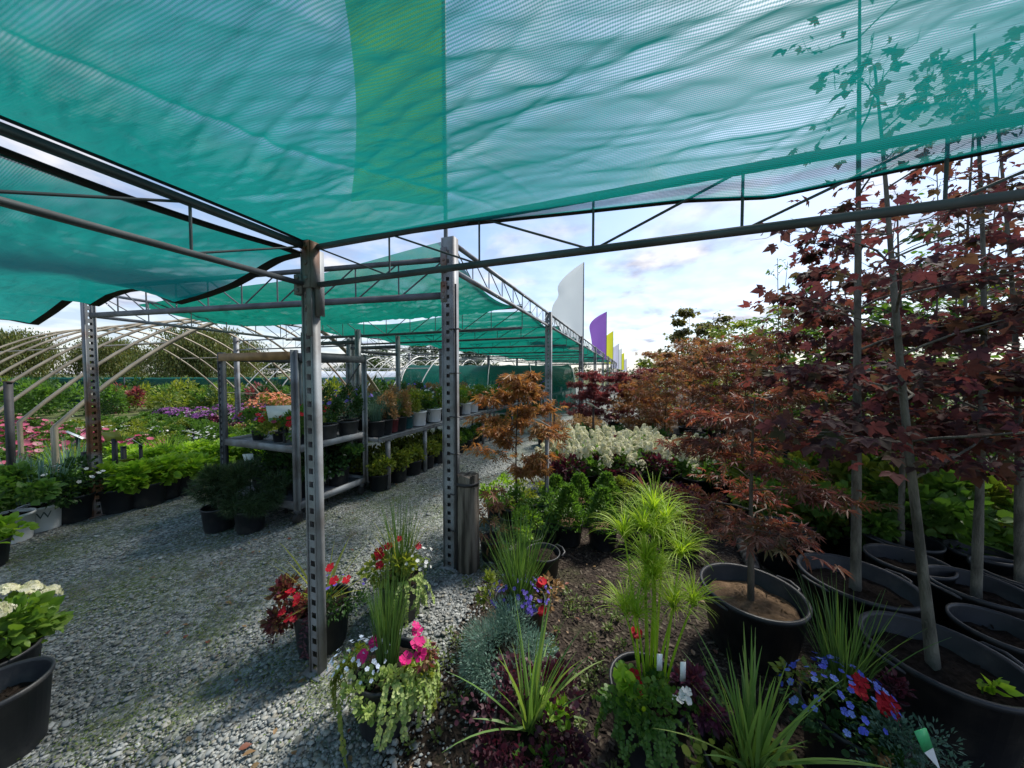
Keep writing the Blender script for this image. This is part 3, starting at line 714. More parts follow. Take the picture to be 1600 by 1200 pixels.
# ------------------------------------------------------------------ log beside post C
def logmesh(r, h, seed, k=20):
    r_ = RNG(seed); b = MB(); n = 14; v = []
    off = r_.normal(0, .05, k)
    for i in range(n):
        for j in range(k):
            a = 2 * math.pi * j / k; q = r * (1 + off[j] + r_.normal(0, .012)) * (1.04 - .06 * i / n)
            v.append([q * math.cos(a), q * math.sin(a), h * i / (n - 1) + (r_.normal(0, .008) if i == n - 1 else 0)])
    f = [[i * k + j, i * k + (j + 1) % k, (i + 1) * k + (j + 1) % k, (i + 1) * k + j] for i in range(n - 1) for j in range(k)]
    b.add(v, f); b.add(v[-k:], [list(range(k))]); return b.mesh('log', LOGM)
lg = G(731, 888); lt_ = thing('wooden_stump', 'weathered upright log stump strapped against the perforated post', 'stump', (lg[0], lg[1], 0))
part('log', logmesh(.085, .78, 3), lt_)
b = MB(); b.lathe([(.092, .70), (.094, .70), (.094, .725), (.092, .725)], 24); part('strap', b.mesh('strap', DRIP), lt_)

# ------------------------------------------------------------------ pots
def pot(r, h, mt, taper=.84, lip=.012, handles=False, k=28):
    b = MB()
    b.lathe([(r * taper * .96, 0), (r * taper, .01), (r * .985, h - lip * 1.6), (r * 1.0, h - lip * 1.6), (r * 1.03, h - lip), (r * 1.03, h), (r * .97, h), (r * .95, h - .012), (r * .9, h * .5), (0.001, h * .5)], k)
    b.add([[r * taper * .96 * math.cos(i * 2 * math.pi / k), r * taper * .96 * math.sin(i * 2 * math.pi / k), 0.001] for i in range(k)], [list(range(k))[::-1]])
    if handles:
        for s_ in (-1, 1):
            pts = [(s_ * r * 1.0, -.07, h - .03), (s_ * (r + .03), -.06, h - .012), (s_ * (r + .045), 0, h - .008), (s_ * (r + .03), .06, h - .012), (s_ * r, .07, h - .03)]
            b.tube(pts, .009, 6)
    return b.mesh('pot', mt, False)
def soil(r, z, mt=SOIL, seed=1):
    r_ = RNG(seed); b = MB(); k = 24; v = [[0, 0, z + .02]]
    for ring in range(1, 5):
        for j in range(k):
            a = 2 * math.pi * j / k; q = r * .93 * ring / 4; v.append([q * math.cos(a), q * math.sin(a), z + .018 * (1 - ring / 4) + r_.normal(0, .007)])
    f = [[0, 1 + j, 1 + (j + 1) % k] for j in range(k)]; b.add(v, f)
    f = [[1 + i * k + j, 1 + (i + 1) * k + j, 1 + (i + 1) * k + (j + 1) % k, 1 + i * k + (j + 1) % k] for i in range(3) for j in range(k)]
    b.F.append(np.asarray(f)); b.M.append(0)
    k = 90; a = r_.uniform(0, 6.28, k); q = r * .9 * np.sqrt(r_.random(k))
    b.inst(np.array([[-.16, 0, 0], [.14, 0, .02], [.18, .9, .06], [-.1, 1, .03], [0, .5, .14]]), [[0, 1, 4], [1, 2, 4], [2, 3, 4], [3, 0, 4]], np.stack([q * np.cos(a), q * np.sin(a), z + .02 * (1 - q / r) + .002], 1), r_.normal(size=(k, 3)) * np.array([1, 1, .3]), r_.uniform(.008, .03, k), r_, up=.6)
    return b.mesh('soil', mt, True)
def textmesh(txt, size, mt, r, zc_):
    cu = bpy.data.curves.new('print', 'FONT'); cu.body = txt; cu.size = size; cu.align_x = 'CENTER'; cu.extrude = 0
    ob = bpy.data.objects.new('print', cu); COL.objects.link(ob)
    dg = bpy.context.evaluated_depsgraph_get(); dg.update(); me = bpy.data.meshes.new_from_object(ob.evaluated_get(dg))
    bpy.data.objects.remove(ob)
    for v in me.vertices:
        a = v.co.x / r; rr = r + .002
        v.co = Vector((rr * math.sin(a), -rr * math.cos(a), zc_ + v.co.y))
    me.materials.clear(); me.materials.append(mt); me.name = 'printed_logo'; return me
def whitepot(r, h):
    p = pot(r, h, POTW, .86)
    return p, textmesh('PW', h * .36, INK, r * .965, h * .55)

# ------------------------------------------------------------------ foliage generators (local coordinates)
def cloud(r_, c, rad, n, k=9, flat=1.0):
    """points gathered in k uneven clumps inside an ellipsoid; returns points and outward directions"""
    c = np.asarray(c, float); rad = np.asarray(rad, float)
    q = r_.normal(size=(k, 3)); q /= np.linalg.norm(q, axis=1)[:, None]; q *= (r_.uniform(.3, .95, k) ** .6)[:, None]
    w_ = r_.uniform(.4, 1.3, k); w_ /= w_.sum()
    idx = r_.choice(k, n, p=w_); e = r_.normal(size=(n, 3)); e /= np.linalg.norm(e, axis=1)[:, None]
    p = q[idx] + e * (r_.random(n) ** .5)[:, None] * r_.uniform(.28, .5, k)[idx][:, None]
    d = p * .6 + e * .6 + r_.normal(size=(n, 3)) * .25
    return c + p * rad, d * np.array([1, 1, flat])
def bush(seed, c, rad, n, tpl, size, mt, k=9, up=.55, lift=.25, name='foliage', b=None):
    r_ = RNG(seed); own = b is None; b = b or MB()
    if own and size >= .045: size *= .72; n = int(n * 1.9)
    p, d = cloud(r_, c, rad, n, k); d = d + np.array([0, 0, lift]); p[:, 2] = np.maximum(p[:, 2], .015)
    b.inst(*tpl, p, d, r_.uniform(size * .6, size * 1.2, n), r_, up=up)
    return b.mesh(name, mt) if own else b
def blooms(seed, c, rad, n, tpl, size, mt, top=True, name='flowers', split=False):
    r_ = RNG(seed); b = MB(); q = r_.normal(size=(n, 3)); q /= np.linalg.norm(q, axis=1)[:, None]
    if top: q[:, 2] = np.abs(q[:, 2]) * .9 + .05
    p = np.asarray(c) + q * np.asarray(rad) * r_.uniform(.85, 1.08, n)[:, None]
    d = q + np.array([0, 0, .5]) + r_.normal(size=(n, 3)) * .3
    if split: return [MB().inst(*tpl, p[i:i + 1], d[i:i + 1], size * r_.uniform(.8, 1.2), r_, up=.3).mesh('flower', mt) for i in range(n)]
    b.inst(*tpl, p, d, r_.uniform(size * .75, size * 1.2, n), r_, up=.3)
    return b.mesh(name, mt)
def blooms_at(seed, pts, tpl, size, mt, name='flower', layers=2):
    """one mesh per blossom"""
    r_ = RNG(seed); out = []
    for q in np.asarray(pts, float):
        b = MB()
        for l_ in range(layers):
            d = r_.normal(size=(1, 3)) * .35 + np.array([0, -.5, .9])
            b.inst(*tpl, q[None] + r_.normal(0, size * .12, (1, 3)), d, size * (1 - .25 * l_), r_, up=.3)
        out.append(b.mesh(name, mt))
    return out
def grass(seed, n, r, z, length, width, mt, tilt=(.02, .35), droop=(.1, .8), name='grass', seg=7, c=(0, 0), azb=None):
    r_ = RNG(seed); b = MB(); q = r * np.sqrt(r_.random(n)); a = r_.uniform(0, 2 * math.pi, n)
    base = np.stack([c[0] + q * np.cos(a), c[1] + q * np.sin(a), np.full(n, z)], 1)
    az = a + r_.normal(0, .6, n) if azb is None else azb + r_.normal(0, .7, n)
    b.blades(base, az, r_.uniform(*tilt, n), length * r_.uniform(.55, 1.05, n), width * r_.uniform(.7, 1.2, n), r_.uniform(*droop, n), r_, seg)
    return b.mesh(name, mt)
def trails(seed, r, z, n, ln, tpl, size, mt, az=(0, 6.28), name='trailing_stems', per=16):
    r_ = RNG(seed); b = MB()
    for i in range(n):
        a = r_.uniform(*az); L_ = ln * r_.uniform(.5, 1.1); t = np.linspace(0, 1, per)
        rr = r * .8 + np.minimum(t * L_ * .9, .07 + .05 * r_.random()) + .01; zz = z + .03 * np.sin(t * 3) - np.maximum(0, t - .22) * L_
        zz = np.maximum(zz, .01); aa = a + t * r_.normal(0, .35)
        p = np.stack([rr * np.cos(aa), rr * np.sin(aa), zz], 1)
        b.tube(p[::3], .0016, 3, cap=False)
        for s_ in (-1, 1):
            d = np.stack([-np.sin(aa) * s_, np.cos(aa) * s_, -.2 + 0 * aa], 1) + np.stack([np.cos(aa), np.sin(aa), 0 * aa], 1) * .5 + r_.normal(size=(per, 3)) * .3
            b.inst(*tpl, p, d, r_.uniform(size * .7, size * 1.15, per), r_, up=.35, normal=np.stack([np.cos(aa), np.sin(aa), .5 + 0 * aa], 1) + r_.normal(size=(per, 3)) * .3)
    return b.mesh(name, mt)
def papyrus(seed, stems, z0, mt):
    r_ = RNG(seed); b = MB()
    for (x, y, h, tx_, ty_, rad) in stems:
        top = np.array([x + tx_, y + ty_, h])
        pts = [np.array([x, y, z0]) * (1 - t) + top * t + np.array([tx_, ty_, 0]) * (t * t - t) * .4 for t in np.linspace(0, 1, 7)]
        b.tube(pts, np.linspace(.006, .0035, 7), 5)
        n = 95; base = np.repeat(top[None], n, 0) + r_.normal(0, .004, (n, 3))
        b.blades(base, r_.uniform(0, 6.28, n), r_.uniform(.05, .95, n), rad * r_.uniform(.6, 1.0, n), .0034, r_.uniform(.5, 1.75, n), r_, 7)
    return b.mesh('papyrus_stems', mt)
def tree(seed, H, tr, nb, spread, tpl, size, nl, mtl, mtb, first=.25, layered=.25, lean=(0, 0), rise=.35, top_leaf=True, k2=4, lift=0.0, curve=.03, twig=True, leafup=.5, zcap=None):
    """tapered trunk with limbs and twigs; leaves scattered along the outer limbs"""
    r_ = RNG(seed); tb = MB(); n = 12; t = np.linspace(0, 1, n)
    ph = r_.uniform(0, 6.28, 2)
    tx_ = lean[0] * t ** 1.2 + curve * H * np.sin(t * 5 + ph[0]) * t * .6; ty_ = lean[1] * t + curve * H * np.sin(t * 4 + ph[1]) * t * .6
    tp = np.stack([tx_, ty_, t * H], 1)
    tb.tube(tp, tr * (1 - .82 * t ** .8) * (1 + .35 * np.exp(-t * 18)) * r_.uniform(.9, 1.12, n), 8)
    anchors = []
    for i in range(nb):
        f = first + (1 - first) * (i + r_.random()) / nb * .97
        p0 = np.array([np.interp(f, t, tp[:, j]) for j in range(3)]); a = r_.uniform(0, 6.28) if i else 0; a = i * 2.4 + r_.normal(0, .5)
        ln = spread * (1.15 - .75 * f) * r_.uniform(.6, 1.15); rs = rise + r_.normal(0, .15)
        q = [p0]
        for s_ in range(1, 6):
            g = s_ / 5; bend = rs * (1 - .8 * g)
            q.append(q[-1] + np.array([math.cos(a), math.sin(a), bend]) * ln / 5 + r_.normal(0, .02 * ln, 3)); a += r_.normal(0, .15)
        q = np.array(q); r0 = tr * .42 * (1 - .7 * f)
        tb.tube(q, np.linspace(r0, r0 * .25, 6), 5, cap=False)
        for s_ in range(k2):
            g = r_.uniform(.3, 1); j = min(4, int(g * 5)); p1 = q[j] + (q[j + 1] - q[j]) * (g * 5 - j)
            aa = a + r_.normal(0, .9); l2 = ln * r_.uniform(.25, .55)
            q2 = np.array([p1 + np.array([math.cos(aa), math.sin(aa), .15 + lift]) * l2 * u_ + r_.normal(0, .01, 3) for u_ in np.linspace(0, 1, 4)])
            if twig: tb.tube(q2, np.linspace(r0 * .35, r0 * .12, 4), 4, cap=False)
            for u_ in (.35, .7, 1): anchors.append((q2[0] + (q2[-1] - q2[0]) * u_, np.array([math.cos(aa), math.sin(aa), 0]), l2))
        for u_ in (3, 4, 5): anchors.append((q[u_], np.array([math.cos(a), math.sin(a), 0]), ln * .3))
    if top_leaf:
        for u_ in np.linspace(.75, 1, 5): anchors.append((tp[-1] * u_ + tp[0] * (1 - u_), np.array([1, 0, 0.]), spread * .25))
    A = np.array([a[0] for a in anchors]); D = np.array([a[1] for a in anchors]); LL = np.array([a[2] for a in anchors])
    wts = r_.uniform(.2, 1.4, len(A)); wts /= wts.sum()
    idx = r_.choice(len(A), nl, p=wts); e = r_.normal(size=(nl, 3)); 
    p = A[idx] + e * (LL[idx] * .42)[:, None] * np.array([1, 1, layered])
    d = D[idx] * .6 + e * np.array([1, 1, .25]) * .7 + np.array([0, 0, -.25]); p[:, 2] = np.maximum(p[:, 2], .03)
    if zcap:
        k_ = r_.random(nl) < np.clip(1.08 - (p[:, 2] / zcap) ** 2.2, .07, 1); p, d = p[k_], d[k_]; nl = len(p)
    lb = MB(); lb.inst(*tpl, p, d, size * r_.uniform(.5, 1.3, nl), r_, up=leafup)
    return [('trunk', tb.mesh('trunk', mtb, True)), ('crown', lb.mesh('crown', mtl))]
def panicles(seed, c, rad, n, mt, ph=.13, pr=.055, fl=.022, per=70, split=False):
    r_ = RNG(seed); b = MB(); out = []; q = r_.normal(size=(n, 3)); q[:, 2] = np.abs(q[:, 2]) + .25; q /= np.linalg.norm(q, axis=1)[:, None]
    c = np.asarray(c) + q * np.asarray(rad)
    for i in range(n):
        t = r_.random(per) ** .8; a = r_.uniform(0, 6.28, per); rr = pr * (1 - .75 * t) * r_.uniform(.75, 1.05, per) * (1 if t.min() < 9 else 1)
        ax = q[i] * .7 + np.array([0, 0, .5]); ax /= np.linalg.norm(ax)
        x = np.cross(ax, [1, .3, .1]); x /= np.linalg.norm(x); y = np.cross(ax, x)
        rd = np.cos(a)[:, None] * x + np.sin(a)[:, None] * y
        p = c[i] + ax * (t * ph)[:, None] + rd * rr[:, None]
        b.inst(*FL4, p, rd + ax * .4 + r_.normal(size=(per, 3)) * .25, r_.uniform(fl * .8, fl * 1.2, per), r_, up=.2)
        if split: out.append(b.mesh('flower_head', mt)); b = MB()
    return out if split else b.mesh('flower_heads', mt)
def conifer(seed, r, h, n, mt, z0=0.0, size=.05):
    r_ = RNG(seed); b = MB(); t = r_.random(n) ** 1.25; a = r_.uniform(0, 6.28, n)
    lump = 1 + .22 * np.sin(a * 3 + t * 9) + .12 * np.sin(a * 5 + 2)
    rr = r * (1.05 - t) ** .75 * r_.uniform(.55, 1.05, n) * lump
    p = np.stack([rr * np.cos(a), rr * np.sin(a), z0 + t * h], 1)
    d = np.stack([np.cos(a), np.sin(a), .7 + .5 * t], 1) + r_.normal(size=(n, 3)) * .35
    b.inst(*DIA, p, d, r_.uniform(size * .6, size * 1.15, n), r_, up=.4); return b.mesh('foliage', mt)
def pinebush(seed, c, rad, n, mt, ln=.09):
    r_ = RNG(seed); b = MB(); p, d = cloud(r_, c, rad, n, 12)
    for j in range(9):
        dd = d + r_.normal(size=d.shape) * .55 + np.array([0, 0, .25]); b.inst(*NEED, p, dd, r_.uniform(ln * .7, ln * 1.1, n), r_, up=0)
    p[:, 2] = np.maximum(p[:, 2], .1)
    return b.mesh('foliage', mt)
# ------------------------------------------------------------------ hoop houses and far shelters
def hoophouse(name, label, u0, span, v0, dv, n, h, eave, rad, mt, dbl=False):
    t = rowthing(name, label, 'hoop frame')
    def arc(v, ds=0.0):
        f = np.linspace(0, 1, 26)
        z = eave + (h - eave) * (1 - np.abs(2 * f - 1) ** 1.9) - ds; u = u0 + span * f
        return np.concatenate([[[u0, v, 0]], np.stack([u, 0 * u + v, z], 1), [[u0 + span, v, 0]]])
    for i in range(n):
        part('hoop', MB().tube(arc(v0 + dv * i), rad, 6).mesh('hoop', mt), t)
    if dbl:
        a = arc(v0 + .05, .03); part('hoop', MB().tube(a, rad, 6).mesh('hoop', mt), t)
    for f, z in ((.5, h - rad), (.2, None), (.8, None)):
        zz = z if z else eave + (h - eave) * (1 - abs(2 * f - 1) ** 1.9) - rad
        part('purlin', MB().tube([(u0 + span * f, v0, zz), (u0 + span * f, v0 + dv * (n - 1), zz)], rad * .7, 5).mesh('purlin', mt), t)
    part('side_wire', MB().tube([(u0 + span, v0, eave * .95), (u0 + span, v0 + dv * (n - 1), eave * .95)], rad * .5, 4).mesh('side_wire', mt), t)
hoophouse('hoop_house', 'bare weathered hoop house frame arching over the colourful perennial beds', -.35, 6.1, 5.9, 1.15, 8, 2.92, .88, .027, TANP, True)
hoophouse('hoop_house', 'bare pale hoop frame in front of the teal shade tunnel', 8.0, 4.0, 6.2, 1.25, 9, 2.35, .95, .024, WPIPE)
hoophouse('hoop_house', 'farthest bare pale hoop frame, beyond the middle shade frame posts', 15.0, 4.5, 6.0, 1.4, 8, 2.5, .95, .026, WPIPE)

# teal tunnel
tt = thing('shade_tunnel', 'low teal cloth covered tunnel in the distance beside the shade frame', 'tunnel', (-4.6, 15.0, 0))
n = 22; k = 14; v = []
r_ = RNG(77)
for i in range(n):
    x = 7.2 * i / (n - 1)
    for j in range(k):
        a = math.pi * j / (k - 1); sg = -.05 * abs(math.sin(i * math.pi / 2.6)) * math.sin(a)
        v.append([x + r_.normal(0, .01), -1.9 * math.cos(a) * (1 if i else .97), 2.0 * max(0.0, math.sin(a)) ** .8 + sg])
b = MB(); b.grid(v, n, k); part('tunnel_cover', b.mesh('tunnel_cover', CLOTHF, True), tt)
for i in range(5):
    p = [(7.2 * i / 4, -1.93 * math.cos(a), 2.03 * max(0.0, math.sin(a)) ** .8) for a in np.linspace(0, math.pi, 14)]
    part('tunnel_hoop', MB().tube(p, .022, 5).mesh('tunnel_hoop', WPIPE), tt)
# low shade shelter band on the left and dark screen
st = thing('shade_shelter', 'low dark green shade cloth shelter stretching across behind the hoop frames', 'shade shelter', (-11.5, 17.5, 0))
zt = AT(300, 592, 17.5)[2]; zb = AT(300, 601, 17.5)[2]
v = [[x - 17, yy, zz + .02 * math.sin(x * 1.9)] for x in np.linspace(0, 26, 60) for yy, zz in ((0, zb), (.02, zt), (3.5, zt + .03))]
b = MB(); b.grid(v, 60, 3); part('shade_roof', b.mesh('shade_roof', CLOTHF, True), st)
for i in range(9): part('shelter_post', MB().tube([(-17 + 3.2 * i, .05, 0), (-17 + 3.2 * i, .05, zb)], .04, 6).mesh('shelter_post', DSTEEL), st)
sc_ = thing('screen_fence', 'dark green cloth screen fence at far left behind the hoop frame', 'screen fence', (0, 0, 0))
a_, c_ = XD(-160, 13.0), XD(190, 15.5)
v = []
for f in np.linspace(0, 1, 40):
    p = a_ + (c_ - a_) * f
    for z in (0.0, .6, 1.22): v.append([p[0], p[1] + .05 * math.sin(f * 60 + z), z + .02 * math.sin(f * 31)])
b = MB(); b.grid(v, 40, 3); part('screen_cloth', b.mesh('screen_cloth', CLOTHD, True), sc_)
for f in np.linspace(0, 1, 6):
    p = a_ + (c_ - a_) * f; part('fence_post', MB().tube([(p[0], p[1] + .09, 0), (p[0], p[1] + .09, 1.4)], .03, 6).mesh('fence_post', DSTEEL), sc_)
# white film covered structure far behind
wf = thing('film_house', 'pale white film covered growing house far behind the hoop frames', 'growing house', tuple(XD(562, 24)))
v = [[x, -1.5 * math.cos(a), 1.75 * math.sin(a)] for x in np.linspace(-3, 3.2, 10) for a in np.linspace(.05, math.pi - .05, 12)]
b = MB(); b.grid(v, 10, 12); part('film_cover', b.mesh('film_cover', plain('white film', (.62, .66, .70), .4), True), wf)
part('base_board', MB().box((0.1, -1.52, .1), (6.2, .04, .2)).mesh('base_board', DSTEEL), wf)

# ------------------------------------------------------------------ trees of the skyline
def willow(seed, H, W_, n):
    r_ = RNG(seed); tb = MB(); tb.tube([(0, 0, 0), (.15, .1, H * .3), (.1, 0, H * .6)], [.42, .3, .15], 8)
    lb = MB(); m = 60
    q = r_.normal(size=(m, 3)); q /= np.linalg.norm(q, axis=1)[:, None]; q[:, 2] = np.abs(q[:, 2])
    c = q * np.array([W_ * .48, W_ * .4, H * .42]) * r_.uniform(.45, 1.0, m)[:, None] + np.array([0, 0, H * .52])
    for i in range(m): tb.tube([(0.1, 0, H * .42), c[i] * .6 + np.array([0, 0, H * .2]), c[i]], [.09, .05, .015], 4, cap=False)
    idx = r_.integers(0, m, n); t = r_.random(n)
    p = c[idx] + r_.normal(size=(n, 3)) * np.array([W_ * .055, W_ * .055, H * .03]); p[:, 2] -= t ** 1.5 * H * .42; p[:, 2] = np.maximum(p[:, 2], .3)
    d = np.stack([r_.normal(0, .3, n), r_.normal(0, .3, n), -1 + 0 * t], 1)
    lb.inst(*DIA, p, d, r_.uniform(.12, .32, n), r_, up=.1)
    return [('trunk', tb.mesh('trunk', DBARK, True)), ('crown', lb.mesh('crown', OLIVE))]
plant('willow_tree', 'broad olive weeping willow beyond the hoop frames left of the rack', 'tree', XD(318, 31), willow(1, 6.6, 9.8, 40000), 0)
plant('willow_tree', 'olive weeping willow at the far left edge of the yard', 'tree', XD(5, 29), willow(2, 6.5, 7.5, 26000), 1)
plant('willow_tree', 'lighter willow between the two big willows, behind the rusty post', 'tree', XD(178, 36), willow(3, 6.3, 6.8, 20000), 2)
def bigtree(seed, H, sp, n, m, size=.3): return tree(seed, H, .2, 16, sp, DIA, size, n, m, DBARK, .22, .6, rise=.6, k2=5, curve=.02)
plant('broadleaf_tree', 'dark round broadleaf tree left of the log braced post', 'tree', XD(665, 40), bigtree(4, 5.0, 2.9, 2600, FARGR, .42))
plant('broadleaf_tree', 'dark broadleaf tree just right of the log braced post', 'tree', XD(745, 40), bigtree(5, 4.6, 2.6, 2300, FARGR, .42))
plant('broadleaf_tree', 'low rounded far tree behind the white film house', 'tree', XD(580, 46), bigtree(6, 4.8, 3.2, 2300, FARGR, .42))
plant('broadleaf_tree', 'small far tree seen between the rack posts', 'tree', XD(430, 48), bigtree(7, 4.0, 3.2, 2000, FARGR, .42))
b = MB(); r_ = RNG(78)
for i in range(60):
    x = -70 + i * 2.6 + r_.normal(0, .6); h = r_.uniform(2.2, 4.2)
    if -46 < x < 75: bush(1000 + i, (x, 75 + r_.normal(0, 3), h * .5), (2.2, 1.6, h * .55), 420, DIA, .55, None, b=b)
tag(link(bpy.data.objects.new('far_hedgerow', b.mesh('far_hedgerow', FARGR))), 'distant dark green hedgerow along the horizon', 'hedgerow', kind='stuff')

# ------------------------------------------------------------------ pallet rack trolley
def rack():
    u0, u1 = .07, 1.0; v0, v1 = 1.89, 3.08; H = 1.84
    t = rowthing('plant_rack', 'wheeled galvanised plant rack with a faded orange top beam', 'plant rack')
    b = MB(); perforated_post(b, u0, v1, H, .055, .045); part('upright', b.mesh('upright', DSTEEL), t)
    for (u, v) in ((u0, v0), (u1, v0), (u1, v1)):
        b = MB(); b.beam((u - .018, v, .16), (u - .018, v, H), .006, .05, up=(1, 0, 0)); b.beam((u, v - .02, .16), (u, v - .02, H), .006, .045, up=(0, 1, 0)); b.beam((u + .018, v, .16), (u + .018, v, H), .006, .05, up=(1, 0, 0))
        part('upright', b.mesh('upright', GALV), t)
    part('top_beam', MB().beam((u0 - .03, v0 + .04, H - .06), (u0 - .03, v1 - .03, H - .06), .04, .085).mesh('top_beam', ORBEAM), t, 'faded orange front top beam')
    for a, c in (((u0 + .03, v0 - .02, H - .07), (u1 - .03, v0 - .02, H - .07)), ((u1, v0 + .03, H - .06), (u1, v1 - .03, H - .06)), ((u0 + .03, v1, H - .06), (u1 - .03, v1, H - .06))):
        part('top_beam', MB().beam(a, c, .04, .08).mesh('top_beam', DSTEEL), t)
    for z, mt in ((.20, GALV), (.80, DSTEEL)):
        s_ = part('shelf', MB().box(((u0 + u1) / 2, (v0 + v1) / 2, z), (u1 - u0 - .05, v1 - v0 - .05, .02)).mesh('shelf', DSTEEL), t)
        b = MB()
        for a, c in (((u0 + .02, v0, z), (u1 - .02, v0, z)), ((u0 + .02, v1, z), (u1 - .02, v1, z)), ((u0, v0 + .02, z), (u0, v1 - .02, z)), ((u1, v0 + .02, z), (u1, v1 - .02, z))):
            b.beam(a, c, .035, .07)
        part('shelf_rim', b.mesh('shelf_rim', GALV), s_)
    for u in (u0 + .03, u1 - .03):
        for v in (v0 + .05, v1 - .05):
            b = MB(); 
            pts = [(.001, -.022), (.055, -.022), (.06, -.015), (.06, .015), (.055, .022), (.001, .022)]
            b.lathe(pts, 16); me = b.mesh('wheel', TIRE)
            o = part('caster', me, t); o.location = (u, v, .062); o.rotation_euler = (math.pi / 2, 0, .3)
            part('caster_fork', MB().box((u, v, .135), (.05, .06, .06)).mesh('caster_fork', DSTEEL), t)
    part('brace', MB().tube([(u1 - .02, v0 + .05, H - .12), (u1 - .1, v1 - .5, .85)], .01, 5).mesh('brace', DSTEEL), t)
rack()
t = rowthing('plant_rack', 'taller empty galvanised rack standing just behind the wheeled one', 'plant rack')
for (u, v) in ((1.75, 2.75), (1.75, 3.95), (2.7, 2.75), (2.7, 3.95)):
    b = MB(); b.beam((u, v, 0), (u, v, 2.3), .07, .05); b.beam((u - .045, v, 0), (u - .045, v, 2.3), .015, .03); part('upright', b.mesh('upright', GALV), t)
for u in (1.75, 2.7):
    part('cross_beam', MB().beam((u, 2.8, 2.1), (u, 3.9, 2.1), .03, .06).mesh('cross_beam', DSTEEL), t)
for v in (2.75, 3.95):
    part('side_rail', MB().beam((1.8, v, 1.95), (2.65, v, 1.95), .03, .05).mesh('side_rail', DSTEEL), t)

# ------------------------------------------------------------------ bench with pots
def bench(u0, u1, v0, v1, z, label, legs):
    t = rowthing('plant_bench', label, 'bench')
    part('bench_top', MB().box(((u0 + u1) / 2, (v0 + v1) / 2, z - .02), (u1 - u0 - .04, v1 - v0 - .04, .015)).mesh('bench_top', DSTEEL), t)
    for v in (v0, v1):
        b = MB(); b.beam((u0, v, z - .025), (u1, v, z - .025), .03, .06); b.beam((u0, v - .012, z + .004), (u1, v - .012, z + .004), .05, .008)
        part('rail', b.mesh('rail', GALV), t)
    for u in (u0, u1): part('end_rail', MB().beam((u + .02, v0 + .02, z - .025), (u + .02, v1 - .02, z - .025), .03, .05).mesh('end_rail', GALV), t)
    for u in legs:
        for v in (v0, v1):
            part('leg', MB().box((u, v + (.02 if v == v0 else -.02), (z - .055) / 2), (.05, .045, z - .055)).mesh('leg', GALV), t)
bench(1.06, 4.4, 1.72, 3.0, .74, 'galvanised steel plant bench holding white and black pots behind the rack', (1.25, 2.1, 3.15, 4.3))
bench(4.5, 9.5, 1.72, 3.0, .72, 'second steel plant bench further along the gravel path', (4.7, 6.2, 7.8, 9.4))
bench(9.6, 16, 1.72, 3.0, .72, 'farthest steel plant bench along the gravel path', (9.8, 12, 14, 15.8))

# pot meshes shared
PB_S = pot(.085, .15, POTB); PB_M = pot(.13, .22, POTB); PB_L = pot(.16, .25, POTB)
PG_M = pot(.13, .2, POTG); PR_S = pot(.1, .2, POTR); PT_S = pot(.1, .2, POTT)
PW_M, PW_T = whitepot(.12, .21)
SO_S = soil(.08, .12); SO_M = soil(.122, .185); SO_L = soil(.15, .21)
# on the bench
def B3(kind, seed):
    if kind == 0: return [('foliage', bush(seed, (0, 0, .37), (.2, .2, .17), 420, OVAL, .06, GREEN)), ('flower', blooms(seed + 1, (0, 0, .38), (.2, .2, .18), 14, FL5, .045, PWHITE, split=True))]
    if kind == 1: return [('foliage', bush(seed, (0, 0, .36), (.2, .2, .16), 420, OVAL, .06, YELGRN))]
    if kind == 2: return [('foliage', bush(seed, (0, 0, .40), (.19, .19, .2), 420, OVAL, .055, PEACH))]
    if kind == 3: return [('foliage', grass(seed, 140, .07, .18, .45, .006, BLUEGR, name='foliage'))]
    if kind == 4: return [('foliage', bush(seed, (0, 0, .44), (.15, .15, .25), 460, OVAL, .05, DKGREEN)), ('flower', blooms(seed + 1, (0, 0, .44), (.16, .16, .24), 9, FL5, .05, PVIO, split=True))]
    return [('foliage', conifer(seed, .2, .38, 700, BLUEGR, .17, .05))]
BK = [B3(k, 300 + 10 * k) for k in range(6)]
NAMES = ['bushy white flowered plant', 'yellow green shrub', 'peach pink foliage shrub', 'blue green grass', 'tall violet flowered plant', 'blue green conifer']
bl = [(1.2, 'b', 3), (1.36, 'b', 2), (1.52, 'r', 3), (1.67, 'b', 2), (1.87, 't', 1), (2.15, 'w', 1), (2.6, 'w', 0), (3.0, 'b', 1), (3.4, 'b', 0), (3.75, 'w', 1), (4.1, 'w', 0)]
potm = {'g': (PG_M, 'grey pot'), 'b': (PB_M, 'black pot'), 'r': (PR_S, 'maroon pot'), 'w': (PW_M, 'printed white pot'), 't': (PT_S, 'teal pot')}
ordn = ['first', 'second', 'third', 'fourth', 'fifth', 'sixth', 'seventh', 'eighth', 'ninth', 'tenth', 'eleventh', 'twelfth']
for i, (u, p, k) in enumerate(bl):
    pm, pn = potm[p]
    pp = [('pot', pm, [('printed_logo', PW_T)] if p == 'w' else []), ('soil', SO_M)] + BK[k]
    if p in 'bg': pp = pp + [('plant_tag', MB().box((0, -.118, .15), (.035, .004, .05)).mesh('plant_tag', TAGW))]
    o = plant('potted_plant', f'{NAMES[k]} in a {pn}, {ordn[i]} on the near bench', 'potted plant', P(u, 1.9, .742), pp, ROWA - math.pi / 2 - .35 if p != 'r' else None, 'pots along the front of the near bench', 1.12 if p == 'w' else .95)
r_ = RNG(55)
